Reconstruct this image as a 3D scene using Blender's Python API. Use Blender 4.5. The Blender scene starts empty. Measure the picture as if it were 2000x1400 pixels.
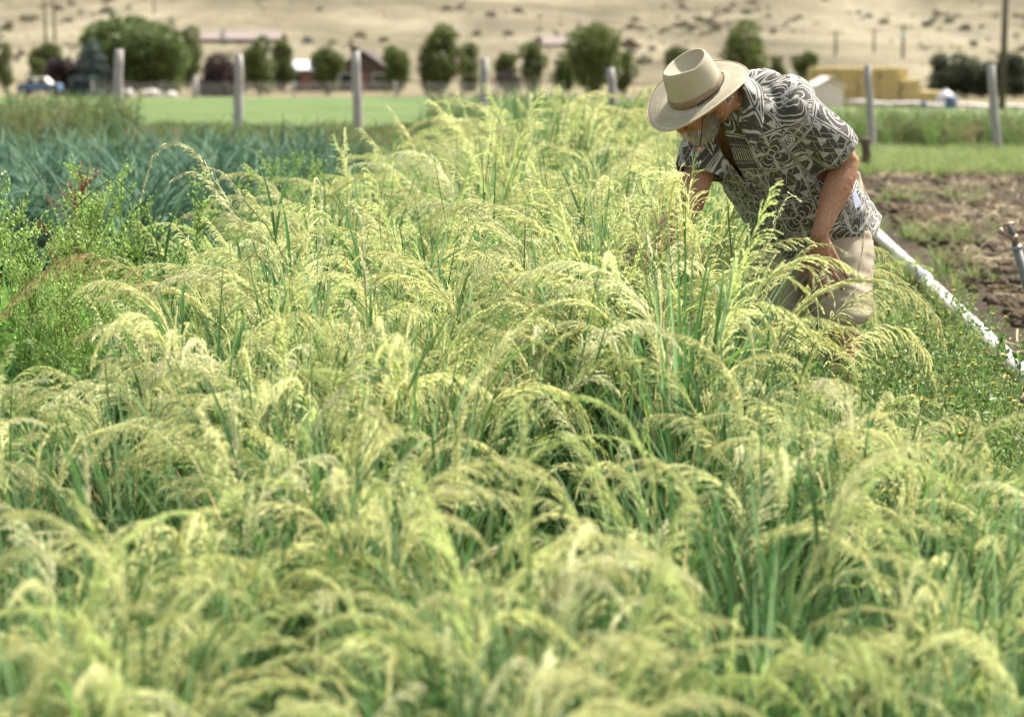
import bpy, bmesh, math, random
import numpy as np
from mathutils import Vector, Matrix, noise as mnoise

random.seed(7)
RNG = np.random.default_rng(11)
SC = bpy.context.scene
COL = SC.collection

# ------------------------------------------------------------------ camera, sky, sun, exposure
F_PX, CX, CY = 3889.0, 1000.0, 700.0
CAM_H = 1.5
PITCH = math.atan(600.0 / F_PX)
FOCUS = 6.95
cd = bpy.data.cameras.new("camera")
cd.sensor_width = 36.0
cd.lens = 70.0
cd.clip_start = 0.05
cd.clip_end = 6000.0
cd.dof.use_dof = True
cd.dof.focus_distance = FOCUS
cd.dof.aperture_fstop = 2.8
cd.dof.aperture_blades = 0
cam = bpy.data.objects.new("camera", cd)
COL.objects.link(cam)
cam.location = (0, 0, CAM_H)
cam.rotation_euler = (math.pi / 2 - PITCH, 0, 0)
SC.camera = cam

SUN_EL, SUN_AZ = math.radians(57), math.radians(52)      # azimuth from +Y towards +X: behind the man, to the right
world = bpy.data.worlds.new("World")
SC.world = world
world.use_nodes = True
wn = world.node_tree
wn.nodes.clear()
wo = wn.nodes.new("ShaderNodeOutputWorld")
wb = wn.nodes.new("ShaderNodeBackground")
sky = wn.nodes.new("ShaderNodeTexSky")
sky.sky_type = 'NISHITA'
sky.sun_disc = False
sky.sun_elevation = SUN_EL
sky.sun_rotation = SUN_AZ
sky.dust_density = 4.0
sky.air_density = 1.0
sky.ozone_density = 0.6
wb.inputs[1].default_value = 0.122
hz = wn.nodes.new("ShaderNodeHueSaturation")                 # a milky, hazy sky: less blue all over
hz.inputs["Saturation"].default_value = .34
wn.links.new(sky.outputs[0], hz.inputs["Color"])
wn.links.new(hz.outputs[0], wb.inputs[0])
wn.links.new(wb.outputs[0], wo.inputs[0])
sl = bpy.data.lights.new("sun", 'SUN')
sl.energy = 4.8
sl.angle = math.radians(3.5)
sl.color = (1.0, 0.94, 0.84)
so = bpy.data.objects.new("sun", sl)
COL.objects.link(so)
sd = Vector((math.sin(SUN_AZ) * math.cos(SUN_EL), math.cos(SUN_AZ) * math.cos(SUN_EL), math.sin(SUN_EL)))
so.rotation_euler = sd.to_track_quat('Z', 'Y').to_euler()
so.location = (20, 20, 40)
SC.view_settings.view_transform = 'Standard'
SC.view_settings.look = 'None'
SC.view_settings.exposure = 1.18
SC.view_settings.gamma = 1.0
SC.view_settings.use_curve_mapping = False
SC.cycles.use_denoising = True
SC.cycles.denoiser = 'OPENIMAGEDENOISE'
SC.cycles.denoising_input_passes = 'RGB_ALBEDO_NORMAL'
SC.cycles.max_bounces = 8
SC.cycles.diffuse_bounces = 4
SC.cycles.transmission_bounces = 4
SC.cycles.transparent_max_bounces = 4

# ------------------------------------------------------------------ helpers
_sp, _cp = math.sin(PITCH), math.cos(PITCH)


def W(px, py, Y):
    """the world point at depth Y seen at photo pixel (px, py)"""
    a, b = (px - CX) / F_PX, (CY - py) / F_PX
    dx, dy, dz = a, b * _sp + _cp, b * _cp - _sp
    t = Y / dy
    return Vector((dx * t, Y, CAM_H + dz * t))


def smooth(a, b, x):
    t = np.clip((np.asarray(x, float) - a) / (b - a), 0, 1)
    return t * t * (3 - 2 * t)


_HY = np.array([-400, 36, 60, 100, 160, 230, 330, 450, 600, 900, 1300, 1900, 2600.])
_HZ = np.array([0, 0, -.42, -1.15, -2.3, -2.0, 2.2, 7.5, 15, 46, 112, 230, 330.])


def H(x, y):
    x = np.asarray(x, float); y = np.asarray(y, float)
    z = 0
    for k, w in ((-.06, .25), (0, .5), (.06, .25)):
        z = z + w * np.interp(y * (1 + k), _HY, _HZ)
    z = z - .95 * smooth(2, 26, x) * smooth(36, 150, y) * (1 - smooth(190, 300, y))
    hf = smooth(260, 700, y)
    z = z + hf * (1.5 * np.sin(x / 13 + y / 60) + 1.1 * np.sin(x / 8.5 - y / 37 + 1) + 5.0 * np.sin(x / 95 + y / 210 + 1.0) + 3.2 * np.sin(x / 41 - y / 90 + 2.0) + 1.6 * np.sin(x / 19 + y / 47) + 9 * np.sin(x / 230 + .6))
    z = z + smooth(800, 1500, y) * (26 * np.sin(x / 260 + y / 400) + 10 * np.sin(x / 110 - y / 170))
    return z


def tag(o, label=None, cat=None, group=None, kind=None):
    if label: o['label'] = label
    if cat: o['category'] = cat
    if group: o['group'] = group
    if kind: o['kind'] = kind
    return o


def link(name, me, mat=None, parent=None, loc=None):
    o = bpy.data.objects.new(name, me)
    COL.objects.link(o)
    if mat is not None and me is not None and not me.materials:
        me.materials.append(mat)
    if parent is not None: o.parent = parent
    if loc is not None: o.location = loc
    return o


def empty(name, loc, rz=0, **kw):
    o = bpy.data.objects.new(name, None)
    COL.objects.link(o)
    o.location = loc
    o.rotation_euler = (0, 0, rz)
    o.empty_display_size = .2
    return tag(o, **kw)


def copy_tree(o, parent=None):
    c = o.copy()
    COL.objects.link(c)
    if parent is not None: c.parent = parent
    for ch in list(o.children): copy_tree(ch, c)
    return c


def mesh_np(name, V, Fs, cols=None, smooth_sh=False):
    """V (n,3); Fs list of int arrays (m,k); cols (n,3) -> point colour attribute 'col'"""
    me = bpy.data.meshes.new(name)
    V = np.asarray(V, np.float32)
    Fs = [np.asarray(f, np.int32) for f in Fs if len(f)]
    me.vertices.add(len(V))
    me.vertices.foreach_set("co", V.ravel())
    if Fs:
        tot = np.concatenate([np.full(len(f), f.shape[1], np.int32) for f in Fs])
        idx = np.concatenate([f.ravel() for f in Fs])
        start = np.concatenate([[0], np.cumsum(tot)[:-1]]).astype(np.int32)
        me.loops.add(len(idx))
        me.loops.foreach_set("vertex_index", idx)
        me.polygons.add(len(tot))
        me.polygons.foreach_set("loop_start", start)
        me.polygons.foreach_set("loop_total", tot)
    if cols is not None:
        a = me.color_attributes.new("col", 'FLOAT_COLOR', 'POINT')
        c4 = np.ones((len(V), 4), np.float32)
        c4[:, :3] = cols
        a.data.foreach_set("color", c4.ravel())
    me.update(calc_edges=True)
    me.validate()
    if smooth_sh and len(me.polygons):
        me.polygons.foreach_set("use_smooth", np.ones(len(me.polygons), bool))
    return me


class MB:
    """collects shapes into one mesh"""
    def __init__(s):
        s.v, s.f, s.c = [], [], []
        s.col = (1, 1, 1)

    def add(s, vs, fs):
        n = len(s.v)
        s.v += [tuple(p) for p in vs]
        s.c += [s.col] * len(vs)
        s.f += [tuple(i + n for i in f) for f in fs]

    def box(s, lo, hi):
        x0, y0, z0 = lo; x1, y1, z1 = hi
        s.add([(x0, y0, z0), (x1, y0, z0), (x1, y1, z0), (x0, y1, z0), (x0, y0, z1), (x1, y0, z1), (x1, y1, z1), (x0, y1, z1)],
              [(0, 3, 2, 1), (4, 5, 6, 7), (0, 1, 5, 4), (1, 2, 6, 5), (2, 3, 7, 6), (3, 0, 4, 7)])

    def prism(s, prof, y0, y1):
        """profile of (x,z) extruded along y"""
        n = len(prof)
        s.add([(x, y0, z) for x, z in prof] + [(x, y1, z) for x, z in prof],
              [tuple(range(n)), tuple(range(2 * n - 1, n - 1, -1))] + [(i, i + n, (i + 1) % n + n, (i + 1) % n) for i in range(n)])

    def tube(s, pts, rad, n=8, cap=True, jit=0.0):
        pts = [Vector(p) for p in pts]
        if not hasattr(rad, '__len__'): rad = [rad] * len(pts)
        rings = []
        up = None
        for i, p in enumerate(pts):
            t = (pts[min(i + 1, len(pts) - 1)] - pts[max(i - 1, 0)]).normalized()
            if up is None:
                a = Vector((0, 0, 1)) if abs(t.z) < .9 else Vector((1, 0, 0))
                up = t.cross(a).normalized()
            up = (up - t * up.dot(t)).normalized()
            sd_ = t.cross(up)
            rings.append([p + (up * math.cos(2 * math.pi * k / n) + sd_ * math.sin(2 * math.pi * k / n)) * rad[i] * (1 + random.uniform(-jit, jit)) for k in range(n)])
        vs = [q for r in rings for q in r]
        fs = [(i * n + k, i * n + (k + 1) % n, (i + 1) * n + (k + 1) % n, (i + 1) * n + k) for i in range(len(pts) - 1) for k in range(n)]
        if cap:
            fs.append(tuple(range(n - 1, -1, -1)))
            fs.append(tuple(range((len(pts) - 1) * n, len(pts) * n)))
        s.add(vs, fs)

    def ball(s, c, r, nu=12, nv=8, M=None):
        c = Vector(c)
        if not hasattr(r, '__len__'): r = (r, r, r)
        M = M or Matrix.Identity(3)
        vs = [c + M @ Vector((0, 0, r[2]))]
        for j in range(1, nv):
            a = math.pi * j / nv
            for i in range(nu):
                b = 2 * math.pi * i / nu
                vs.append(c + M @ Vector((r[0] * math.sin(a) * math.cos(b), r[1] * math.sin(a) * math.sin(b), r[2] * math.cos(a))))
        vs.append(c - M @ Vector((0, 0, r[2])))
        fs = [(0, 1 + i, 1 + (i + 1) % nu) for i in range(nu)]
        for j in range(nv - 2):
            for i in range(nu):
                a = 1 + j * nu
                fs.append((a + i, a + nu + i, a + nu + (i + 1) % nu, a + (i + 1) % nu))
        e = len(vs) - 1; a = 1 + (nv - 2) * nu
        fs += [(e, a + (i + 1) % nu, a + i) for i in range(nu)]
        s.add(vs, fs)

    def loft(s, rings):
        """closed loft through rings of equal count"""
        n = len(rings[0])
        vs = [q for r in rings for q in r]
        fs = [(i * n + k, i * n + (k + 1) % n, (i + 1) * n + (k + 1) % n, (i + 1) * n + k) for i in range(len(rings) - 1) for k in range(n)]
        fs.append(tuple(range(n - 1, -1, -1)))
        fs.append(tuple(range((len(rings) - 1) * n, len(rings) * n)))
        s.add(vs, fs)

    def build(s, name, mat, parent=None, sm=False, loc=None, colored=False):
        me = bpy.data.meshes.new(name)
        me.from_pydata(s.v, [], s.f)
        me.validate()
        if colored:
            a = me.color_attributes.new("col", 'FLOAT_COLOR', 'POINT')
            a.data.foreach_set("color", np.array([(*c, 1) for c in s.c], np.float32).ravel())
        bm = bmesh.new(); bm.from_mesh(me)
        bmesh.ops.recalc_face_normals(bm, faces=bm.faces)
        bm.to_mesh(me); bm.free()
        if sm: me.polygons.foreach_set("use_smooth", [True] * len(me.polygons))
        return link(name, me, mat, parent, loc)


# ------------------------------------------------------------------ node materials
class N:
    """tiny arithmetic on shader sockets"""
    nt = None
    def __init__(s, sock): s.s = sock
    @staticmethod
    def m(op, *a):
        n = N.nt.nodes.new("ShaderNodeMath"); n.operation = op
        for i, x in enumerate(a):
            if isinstance(x, N): N.nt.links.new(x.s, n.inputs[i])
            else: n.inputs[i].default_value = x
        return N(n.outputs[0])
    def __add__(s, o): return N.m('ADD', s, o)
    __radd__ = __add__
    def __sub__(s, o): return N.m('SUBTRACT', s, o)
    def __rsub__(s, o): return N.m('SUBTRACT', o, s)
    def __mul__(s, o): return N.m('MULTIPLY', s, o)
    __rmul__ = __mul__
    def __truediv__(s, o): return N.m('DIVIDE', s, o)
    def lt(s, o): return N.m('LESS_THAN', s, o)
    def gt(s, o): return N.m('GREATER_THAN', s, o)
    def abs(s): return N.m('ABSOLUTE', s)
    def floor(s): return N.m('FLOOR', s)
    def fract(s): return N.m('FRACT', s)
    def sin(s): return N.m('SINE', s)
    def cos(s): return N.m('COSINE', s)
    def pow(s, e): return N.m('POWER', s, e)
    def max(s, o): return N.m('MAXIMUM', s, o)
    def min(s, o): return N.m('MINIMUM', s, o)
    def mix(s, a, b): return a + (b - a) * s


class Mat:
    def __init__(s, name, rough=.8, spec=.3):
        s.m = bpy.data.materials.new(name)
        s.m.use_nodes = True
        s.nt = s.m.node_tree
        s.b = s.nt.nodes["Principled BSDF"]
        s.out = s.nt.nodes["Material Output"]
        s.b.inputs["Roughness"].default_value = rough
        s.b.inputs["Specular IOR Level"].default_value = spec
        N.nt = s.nt

    def node(s, t, **kw):
        n = s.nt.nodes.new(t)
        for k, v in kw.items(): setattr(n, k, v)
        return n

    def l(s, a, b): s.nt.links.new(a, b)

    def pos(s):
        return s.node("ShaderNodeNewGeometry").outputs["Position"]

    def obj(s):
        return s.node("ShaderNodeTexCoord").outputs["Object"]

    def noise(s, scale, detail=4, vec=None, rough=.55, stretch=None):
        n = s.node("ShaderNodeTexNoise")
        n.inputs["Scale"].default_value = scale
        n.inputs["Detail"].default_value = detail
        n.inputs["Roughness"].default_value = rough
        v = vec or s.pos()
        if stretch:
            mp = s.node("ShaderNodeMapping"); mp.inputs["Scale"].default_value = stretch
            s.l(v, mp.inputs[0]); v = mp.outputs[0]
        s.l(v, n.inputs["Vector"])
        return n.outputs["Fac"]

    def ramp(s, fac, stops):
        r = s.node("ShaderNodeValToRGB")
        while len(r.color_ramp.elements) < len(stops): r.color_ramp.elements.new(.5)
        for e, (p, c) in zip(r.color_ramp.elements, stops):
            e.position = p; e.color = (*c, 1)
        s.l(fac, r.inputs[0])
        return r.outputs[0]

    def mixc(s, fac, a, b, mode='MIX'):
        n = s.node("ShaderNodeMix", data_type='RGBA', blend_type=mode)
        for i, x in ((0, fac), (6, a), (7, b)):
            if hasattr(x, 'links'): s.l(x, n.inputs[i])
            elif i == 0: n.inputs[0].default_value = x
            else: n.inputs[i].default_value = (*x, 1)
        return n.outputs[2]

    def color(s, c):
        if hasattr(c, 'links'): s.l(c, s.b.inputs["Base Color"])
        else: s.b.inputs["Base Color"].default_value = (*c, 1)
        return s

    def bump(s, h, strength=.4, dist=.01):
        b = s.node("ShaderNodeBump")
        b.inputs["Strength"].default_value = strength
        b.inputs["Distance"].default_value = dist
        s.l(h, b.inputs["Height"])
        s.l(b.outputs[0], s.b.inputs["Normal"])
        return s

    def translucent(s, col, amt):
        t = s.node("ShaderNodeBsdfTranslucent")
        if hasattr(col, 'links'): s.l(col, t.inputs[0])
        else: t.inputs[0].default_value = (*col, 1)
        mx = s.node("ShaderNodeMixShader")
        mx.inputs[0].default_value = amt
        s.l(s.b.outputs[0], mx.inputs[1]); s.l(t.outputs[0], mx.inputs[2])
        s.l(mx.outputs[0], s.out.inputs[0])
        return s


def simple(name, c1, c2, scale=6, rough=.8, bump=.3, spec=.3, dist=.01, stretch=None, objspace=True):
    m = Mat(name, rough, spec)
    v = m.obj() if objspace else m.pos()
    f = m.noise(scale, 5, v, stretch=stretch)
    m.color(m.ramp(f, [(.3, c1), (.7, c2)]))
    if bump: m.bump(m.noise(scale * 4, 4, v, stretch=stretch), bump, dist)
    return m.m


def plant_mat(name, trans=.4, rough=.55, var=.25, spec=.35):
    m = Mat(name, rough, spec)
    a = m.node("ShaderNodeAttribute", attribute_name="col")
    oi = m.node("ShaderNodeObjectInfo")
    hv = m.node("ShaderNodeHueSaturation")
    r = N(oi.outputs["Random"])
    m.l((r * var + (1 - var / 2)).s, hv.inputs["Value"])
    m.l(((r * 7.31).fract() * .016 + .492).s, hv.inputs["Hue"])
    m.l(a.outputs["Color"], hv.inputs["Color"])
    m.color(hv.outputs[0])
    m.translucent(hv.outputs[0], trans)
    return m.m


M_MILLET = plant_mat("millet plant", .5, .62, .16, .15)
M_WEED = plant_mat("weed leaves", .4, .5)
M_LEEK = plant_mat("glaucous leaves", .25, .6, .25, .2)
M_TREE = plant_mat("tree foliage", .3, .6, .2)
M_STRAW = plant_mat("dry straw", .2, .7)
M_SAGE = plant_mat("sagebrush", .15, .8, .4)


# ------------------------------------------------------------------ geometry-node scatter: the mesh holds its own variants and its own points
def scatter(name, variants, pts, mat, label=None, cat=None):
    """variants: list of (V, [faces], cols); pts: array of rows x,y,z,rx,ry,rz,scale,pick -> ONE object"""
    Vs, Fs, Cs, ids, off = [], [], [], [], 0
    for k, (V, fl, C) in enumerate(variants):
        Vs.append(V); Cs.append(C); ids.append(np.full(len(V), k + 1, np.int32))
        Fs += [np.asarray(f) + off for f in fl if len(f)]
        off += len(V)
    P = np.asarray(pts, np.float32)
    Vs.append(P[:, :3]); Cs.append(np.ones((len(P), 3))); ids.append(np.zeros(len(P), np.int32))
    me = mesh_np(name, np.concatenate(Vs), Fs, np.concatenate(Cs))
    n = len(me.vertices)
    a = me.attributes.new("vid", 'INT', 'POINT'); a.data.foreach_set("value", np.concatenate(ids))
    rot = np.zeros((n, 3), np.float32); rot[off:] = P[:, 3:6]
    a = me.attributes.new("rot", 'FLOAT_VECTOR', 'POINT'); a.data.foreach_set("vector", rot.ravel())
    sc = np.ones(n, np.float32); sc[off:] = P[:, 6]
    a = me.attributes.new("scl", 'FLOAT', 'POINT'); a.data.foreach_set("value", sc)
    pk = np.zeros(n, np.int32); pk[off:] = P[:, 7]
    a = me.attributes.new("pick", 'INT', 'POINT'); a.data.foreach_set("value", pk)
    me.materials.append(mat)
    o = link(name, me)
    g = bpy.data.node_groups.new(name, 'GeometryNodeTree')
    g.interface.new_socket("Geometry", in_out='INPUT', socket_type='NodeSocketGeometry')
    g.interface.new_socket("Geometry", in_out='OUTPUT', socket_type='NodeSocketGeometry')
    gi = g.nodes.new("NodeGroupInput"); go = g.nodes.new("NodeGroupOutput")

    def named(nm, t):
        x = g.nodes.new("GeometryNodeInputNamedAttribute"); x.data_type = t; x.inputs[0].default_value = nm
        return next(q for q in x.outputs if q.enabled and q.name == "Attribute")
    vid = named("vid", 'INT')

    def sep(k):
        c = g.nodes.new("FunctionNodeCompare"); c.data_type = 'INT'; c.operation = 'EQUAL'
        ins = [q for q in c.inputs if q.enabled]
        g.links.new(vid, ins[0]); ins[1].default_value = k
        s_ = g.nodes.new("GeometryNodeSeparateGeometry"); s_.domain = 'POINT'
        g.links.new(gi.outputs[0], s_.inputs[0]); g.links.new(c.outputs[0], s_.inputs[1])
        return s_.outputs[0]
    j = g.nodes.new("GeometryNodeJoinGeometry")
    for k in range(len(variants), 0, -1):
        gt = g.nodes.new("GeometryNodeGeometryToInstance")
        g.links.new(sep(k), gt.inputs[0]); g.links.new(gt.outputs[0], j.inputs[0])
    ip = g.nodes.new("GeometryNodeInstanceOnPoints")
    g.links.new(sep(0), ip.inputs["Points"]); g.links.new(j.outputs[0], ip.inputs["Instance"])
    ip.inputs["Pick Instance"].default_value = True
    g.links.new(named("pick", 'INT'), ip.inputs["Instance Index"])
    g.links.new(named("rot", 'FLOAT_VECTOR'), ip.inputs["Rotation"])
    g.links.new(named("scl", 'FLOAT'), ip.inputs["Scale"])
    g.links.new(ip.outputs[0], go.inputs[0])
    md = o.modifiers.new("scatter", 'NODES'); md.node_group = g
    return tag(o, label, cat, kind='stuff')


# ------------------------------------------------------------------ plant generators (numpy)
class PB:
    def __init__(s): s.V, s.Q, s.T, s.C, s.n = [], [], [], [], 0

    def put(s, V, Q=None, T=None, C=None):
        V = np.asarray(V, float).reshape(-1, 3)
        C = np.broadcast_to(np.asarray(C, float), V.shape)
        s.V.append(V); s.C.append(C)
        if Q is not None and len(Q): s.Q.append(np.asarray(Q) + s.n)
        if T is not None and len(T): s.T.append(np.asarray(T) + s.n)
        s.n += len(V)

    def get(s):
        fl = []
        if s.Q: fl.append(np.concatenate(s.Q))
        if s.T: fl.append(np.concatenate(s.T))
        return np.concatenate(s.V), fl, np.concatenate(s.C)

    def ribbon(s, P, w, side, C, fold=0.0):
        """P (n,3) path; w (n,) half width; side (n,3); fold >0 gives a V section"""
        P = np.asarray(P); n = len(P); w = np.asarray(w)[:, None]
        if fold:
            T = np.gradient(P, axis=0); T /= np.linalg.norm(T, axis=1, keepdims=True) + 1e-9
            nn = np.cross(T, side)
            V = np.concatenate([P - side * w + nn * w * fold, P, P + side * w + nn * w * fold])
            i = np.arange(n - 1)
            Q = np.concatenate([np.stack([i, i + n, i + n + 1, i + 1], 1), np.stack([i + n, i + 2 * n, i + 2 * n + 1, i + n + 1], 1)])
            s.put(V, Q, C=np.tile(C, (3, 1)) if np.ndim(C) == 2 else C)
        else:
            V = np.concatenate([P - side * w, P + side * w])
            i = np.arange(n - 1)
            s.put(V, np.stack([i, i + n, i + n + 1, i + 1], 1), C=np.tile(C, (2, 1)) if np.ndim(C) == 2 else C)

    def stem(s, P, r, C, k=4):
        P = np.asarray(P); n = len(P)
        T = np.gradient(P, axis=0); T /= np.linalg.norm(T, axis=1, keepdims=True) + 1e-9
        a = np.array([.31, .77, .12]); U = np.cross(T, a); U /= np.linalg.norm(U, axis=1, keepdims=True) + 1e-9
        B = np.cross(T, U)
        r = np.broadcast_to(np.asarray(r, float), (n,))[:, None]
        V = np.concatenate([P + (U * math.cos(2 * math.pi * j / k) + B * math.sin(2 * math.pi * j / k)) * r for j in range(k)])
        i = np.arange(n - 1)
        Q = np.concatenate([np.stack([i + j * n, i + ((j + 1) % k) * n, i + 1 + ((j + 1) % k) * n, i + 1 + j * n], 1) for j in range(k)])
        s.put(V, Q, C=np.tile(C, (k, 1)) if np.ndim(C) == 2 else C)


def unit(a): return a / (np.linalg.norm(a, axis=-1, keepdims=True) + 1e-9)


def seeds(pb, P, D, rng, base, ln=.0075, wd=.0015, spread=.2, jit=.14, tone=None):
    """spikelets: a folded diamond at every point of P along D"""
    n = len(P)
    d = unit(D + rng.normal(0, spread, (n, 3)) + np.array([0, 0, -.15]))
    s_ = unit(np.cross(d, rng.normal(0, 1, (n, 3))))
    up = np.cross(d, s_)
    L = (ln * rng.uniform(.7, 1.3, n))[:, None]; w = (wd * rng.uniform(.8, 1.3, n))[:, None]
    V = np.stack([P, P + d * L * .45 + s_ * w, P + d * L, P + d * L * .45 - s_ * w, P + d * L * .4 + up * w], 1).reshape(-1, 3)
    i = np.arange(n) * 5
    T = np.concatenate([np.stack([i, i + 1, i + 4], 1), np.stack([i + 1, i + 2, i + 4], 1), np.stack([i + 2, i + 3, i + 4], 1), np.stack([i + 3, i, i + 4], 1)])
    b_ = np.asarray(base) * (tone if tone is not None else 1.0)
    c = np.repeat(b_ * (1 + rng.uniform(-jit, jit, (n, 1))) + rng.uniform(-.02, .02, (n, 3)), 5, 0)
    pb.put(V, None, T, np.clip(c, .01, .9))


PALE = np.array([.80, .81, .42]); GOLD = np.array([.74, .74, .36]); GREENH = np.array([.67, .74, .32]); CREAM = np.array([.86, .86, .54])
BLADE = np.array([.062, .135, .04]); BLADE2 = np.array([.125, .22, .052]); BLUE = np.array([.145, .225, .10]); DRY = np.array([.50, .39, .19])


def panicle(pb, P, s0, rng, base, Lb=.15, step=.010, sp=.0075, side=.5, grav=.26, dens=1.0, ln=.011, wd=.0016):
    """branchlets with spikelets along the last part (from index fraction s0) of the path P"""
    seg = np.linalg.norm(np.diff(P, axis=0), axis=1)
    cum = np.concatenate([[0], np.cumsum(seg)])
    tot = cum[-1]
    S = np.arange(s0 * tot, tot, step)
    S = S + rng.uniform(-.4, .4, len(S)) * step
    S = np.clip(S, 0, tot - 1e-4)
    B = np.stack([np.interp(S, cum, P[:, k]) for k in range(3)], 1)
    T = unit(np.gradient(P, axis=0))
    TB = unit(np.stack([np.interp(S, cum, T[:, k]) for k in range(3)], 1))
    u = (S / tot - s0) / (1 - s0)
    ell = Lb * (1 - .72 * u) * rng.uniform(.55, 1.15, len(S)) * np.minimum(1, .55 + u * 4)
    K = 7
    d = unit(TB + rng.normal(0, side, TB.shape) * (1 - .5 * u[:, None]))
    X = [B]
    p = B
    for k in range(K - 1):
        d = unit(d + np.array([0, 0, -grav]) * rng.uniform(.5, 1.4, (len(S), 1)))
        p = p + d * (ell / (K - 1))[:, None]
        X.append(p)
    X = np.stack(X, 1)                                    # (m,K,3)
    m = len(S)
    sv = unit(np.cross(np.gradient(X, axis=1), rng.normal(0, 1, (m, 1, 3))))
    w = .0011
    V = np.concatenate([X - sv * w, X + sv * w], 1).reshape(-1, 3)
    i = (np.arange(m)[:, None] * 2 * K + np.arange(K - 1)[None]).ravel()
    pb.put(V, np.stack([i, i + K, i + K + 1, i + 1], 1), C=np.asarray(base) * .92)
    # spikelets
    cnt = np.maximum(2, (ell / sp * dens).astype(int))
    bi = np.repeat(np.arange(m), cnt)
    t = rng.uniform(.12, 1, len(bi)) * (K - 1)
    k0 = np.minimum(t.astype(int), K - 2); fr = (t - k0)[:, None]
    A, Bq = X[bi, k0], X[bi, k0 + 1]
    seeds(pb, A + (Bq - A) * fr, unit(Bq - A), rng, base, ln, wd, tone=rng.uniform(.85, 1.12, m)[bi][:, None])
    # spikelets pressed to the stem's tip
    tip = P[-1]; q = np.linspace(0, 1, 8)[:, None]
    seeds(pb, tip - T[-1] * .05 * q, np.tile(T[-1], (8, 1)), rng, base, ln, wd)


def culm(base, az, tilt, L, droop, rng, knee=.45, n=26, pw=1.5):
    s = np.linspace(0, 1, n)
    phi = tilt + droop * np.clip((s - knee) / (1 - knee), 0, 1) ** pw
    a = az + np.cumsum(rng.normal(0, .02, n))
    D = np.stack([np.sin(phi) * np.cos(a), np.sin(phi) * np.sin(a), np.cos(phi)], 1)
    return np.asarray(base) + np.concatenate([[[0, 0, 0]], np.cumsum(D[:-1], 0)]) * L / (n - 1)


def blade(pb, base, az, tilt, L, droop, w, rng, c, n=9, fold=.5):
    s = np.linspace(0, 1, n)
    phi = tilt + droop * s ** 1.6
    D = np.stack([np.sin(phi) * math.cos(az), np.sin(phi) * math.sin(az), np.cos(phi)], 1)
    P = np.asarray(base) + np.concatenate([[[0, 0, 0]], np.cumsum(D[:-1], 0)]) * L / (n - 1)
    tw = np.cumsum(rng.normal(0, .12, n))
    sd_ = np.stack([-math.sin(az) * np.cos(tw), math.cos(az) * np.cos(tw), np.sin(tw)], 1)
    ww = w * np.minimum(1, .45 + s * 3) * np.clip((1 - s) * 1.6, .03, 1)
    cc = np.asarray(c)[None] * (1 + .25 * s[:, None])
    pb.ribbon(P, ww, sd_, cc, fold)


def millet_plant(seed, ncul=7, nleaf=34):
    rng = np.random.default_rng(seed)
    pb = PB()
    for i in range(ncul):
        az = rng.uniform(0, 2 * math.pi)
        r = rng.uniform(0, .09)
        b = np.array([math.cos(az) * r, math.sin(az) * r, 0])
        up = rng.random() < .085
        tilt = rng.uniform(.02, .38)
        P = culm(b, az + rng.normal(0, .5), tilt, rng.uniform(.82, 1.22), rng.uniform(.2, .7) if up else rng.uniform(1.7, 2.7), rng, knee=rng.uniform(.40, .55), pw=rng.uniform(1.0, 1.4))
        u = rng.random()
        base = (PALE if u < .52 else GREENH if u < .74 else CREAM if u < .94 or up else GOLD) * rng.uniform(.85, 1.12)
        sc = np.linspace(0, 1, len(P))[:, None]
        C = BLADE2 * (1 - sc) + base * .7 * sc
        pb.stem(P, np.linspace(.0030, .0010, len(P)), C, 3)
        if rng.random() < .32:                                      # rope-like, branchlets lying along the arch
            panicle(pb, P, rng.uniform(.42, .54), rng, base, Lb=rng.uniform(.09, .13), side=rng.uniform(.07, .14), step=rng.uniform(.006, .008), grav=rng.uniform(.06, .14), sp=.007)
        else:                                                       # combed out, branchlets hanging below the arch
            panicle(pb, P, rng.uniform(.44, .56), rng, base, Lb=rng.uniform(.13, .21), side=rng.uniform(.09, .2), step=rng.uniform(.0068, .0092), grav=rng.uniform(.12, .24), sp=.0072)
        for q in range(rng.integers(1, 4)):
            k = rng.integers(4, 15)
            c = (BLADE if rng.random() < .5 else BLADE2 if rng.random() < .5 else BLUE) * rng.uniform(.8, 1.2)
            blade(pb, P[k], az + rng.normal(0, 1.2), rng.uniform(.25, .8), rng.uniform(.28, .5), rng.uniform(.4, 1.9), rng.uniform(.005, .009), rng, c)
    for i in range(nleaf):
        az = rng.uniform(0, 2 * math.pi); r = rng.uniform(0, .13)
        u = rng.random()
        c = (BLADE if u < .45 else BLADE2 if u < .7 else BLUE if u < .93 else DRY) * rng.uniform(.75, 1.2)
        blade(pb, (math.cos(az) * r, math.sin(az) * r, 0), az + rng.normal(0, .8), rng.uniform(.02, .45), rng.uniform(.45, .95), rng.uniform(.3, 1.7), rng.uniform(.005, .0095), rng, c)
    for i in range(17):                                             # long stiff blades that rise through the heads
        az = rng.uniform(0, 2 * math.pi); r = rng.uniform(0, .12)
        blade(pb, (math.cos(az) * r, math.sin(az) * r, 0), az, rng.uniform(.02, .4), rng.uniform(.8, 1.08), rng.uniform(.05, .8), rng.uniform(.006, .010), rng, (BLUE if rng.random() < .6 else BLADE) * rng.uniform(.85, 1.25))
    return pb.get()


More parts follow.
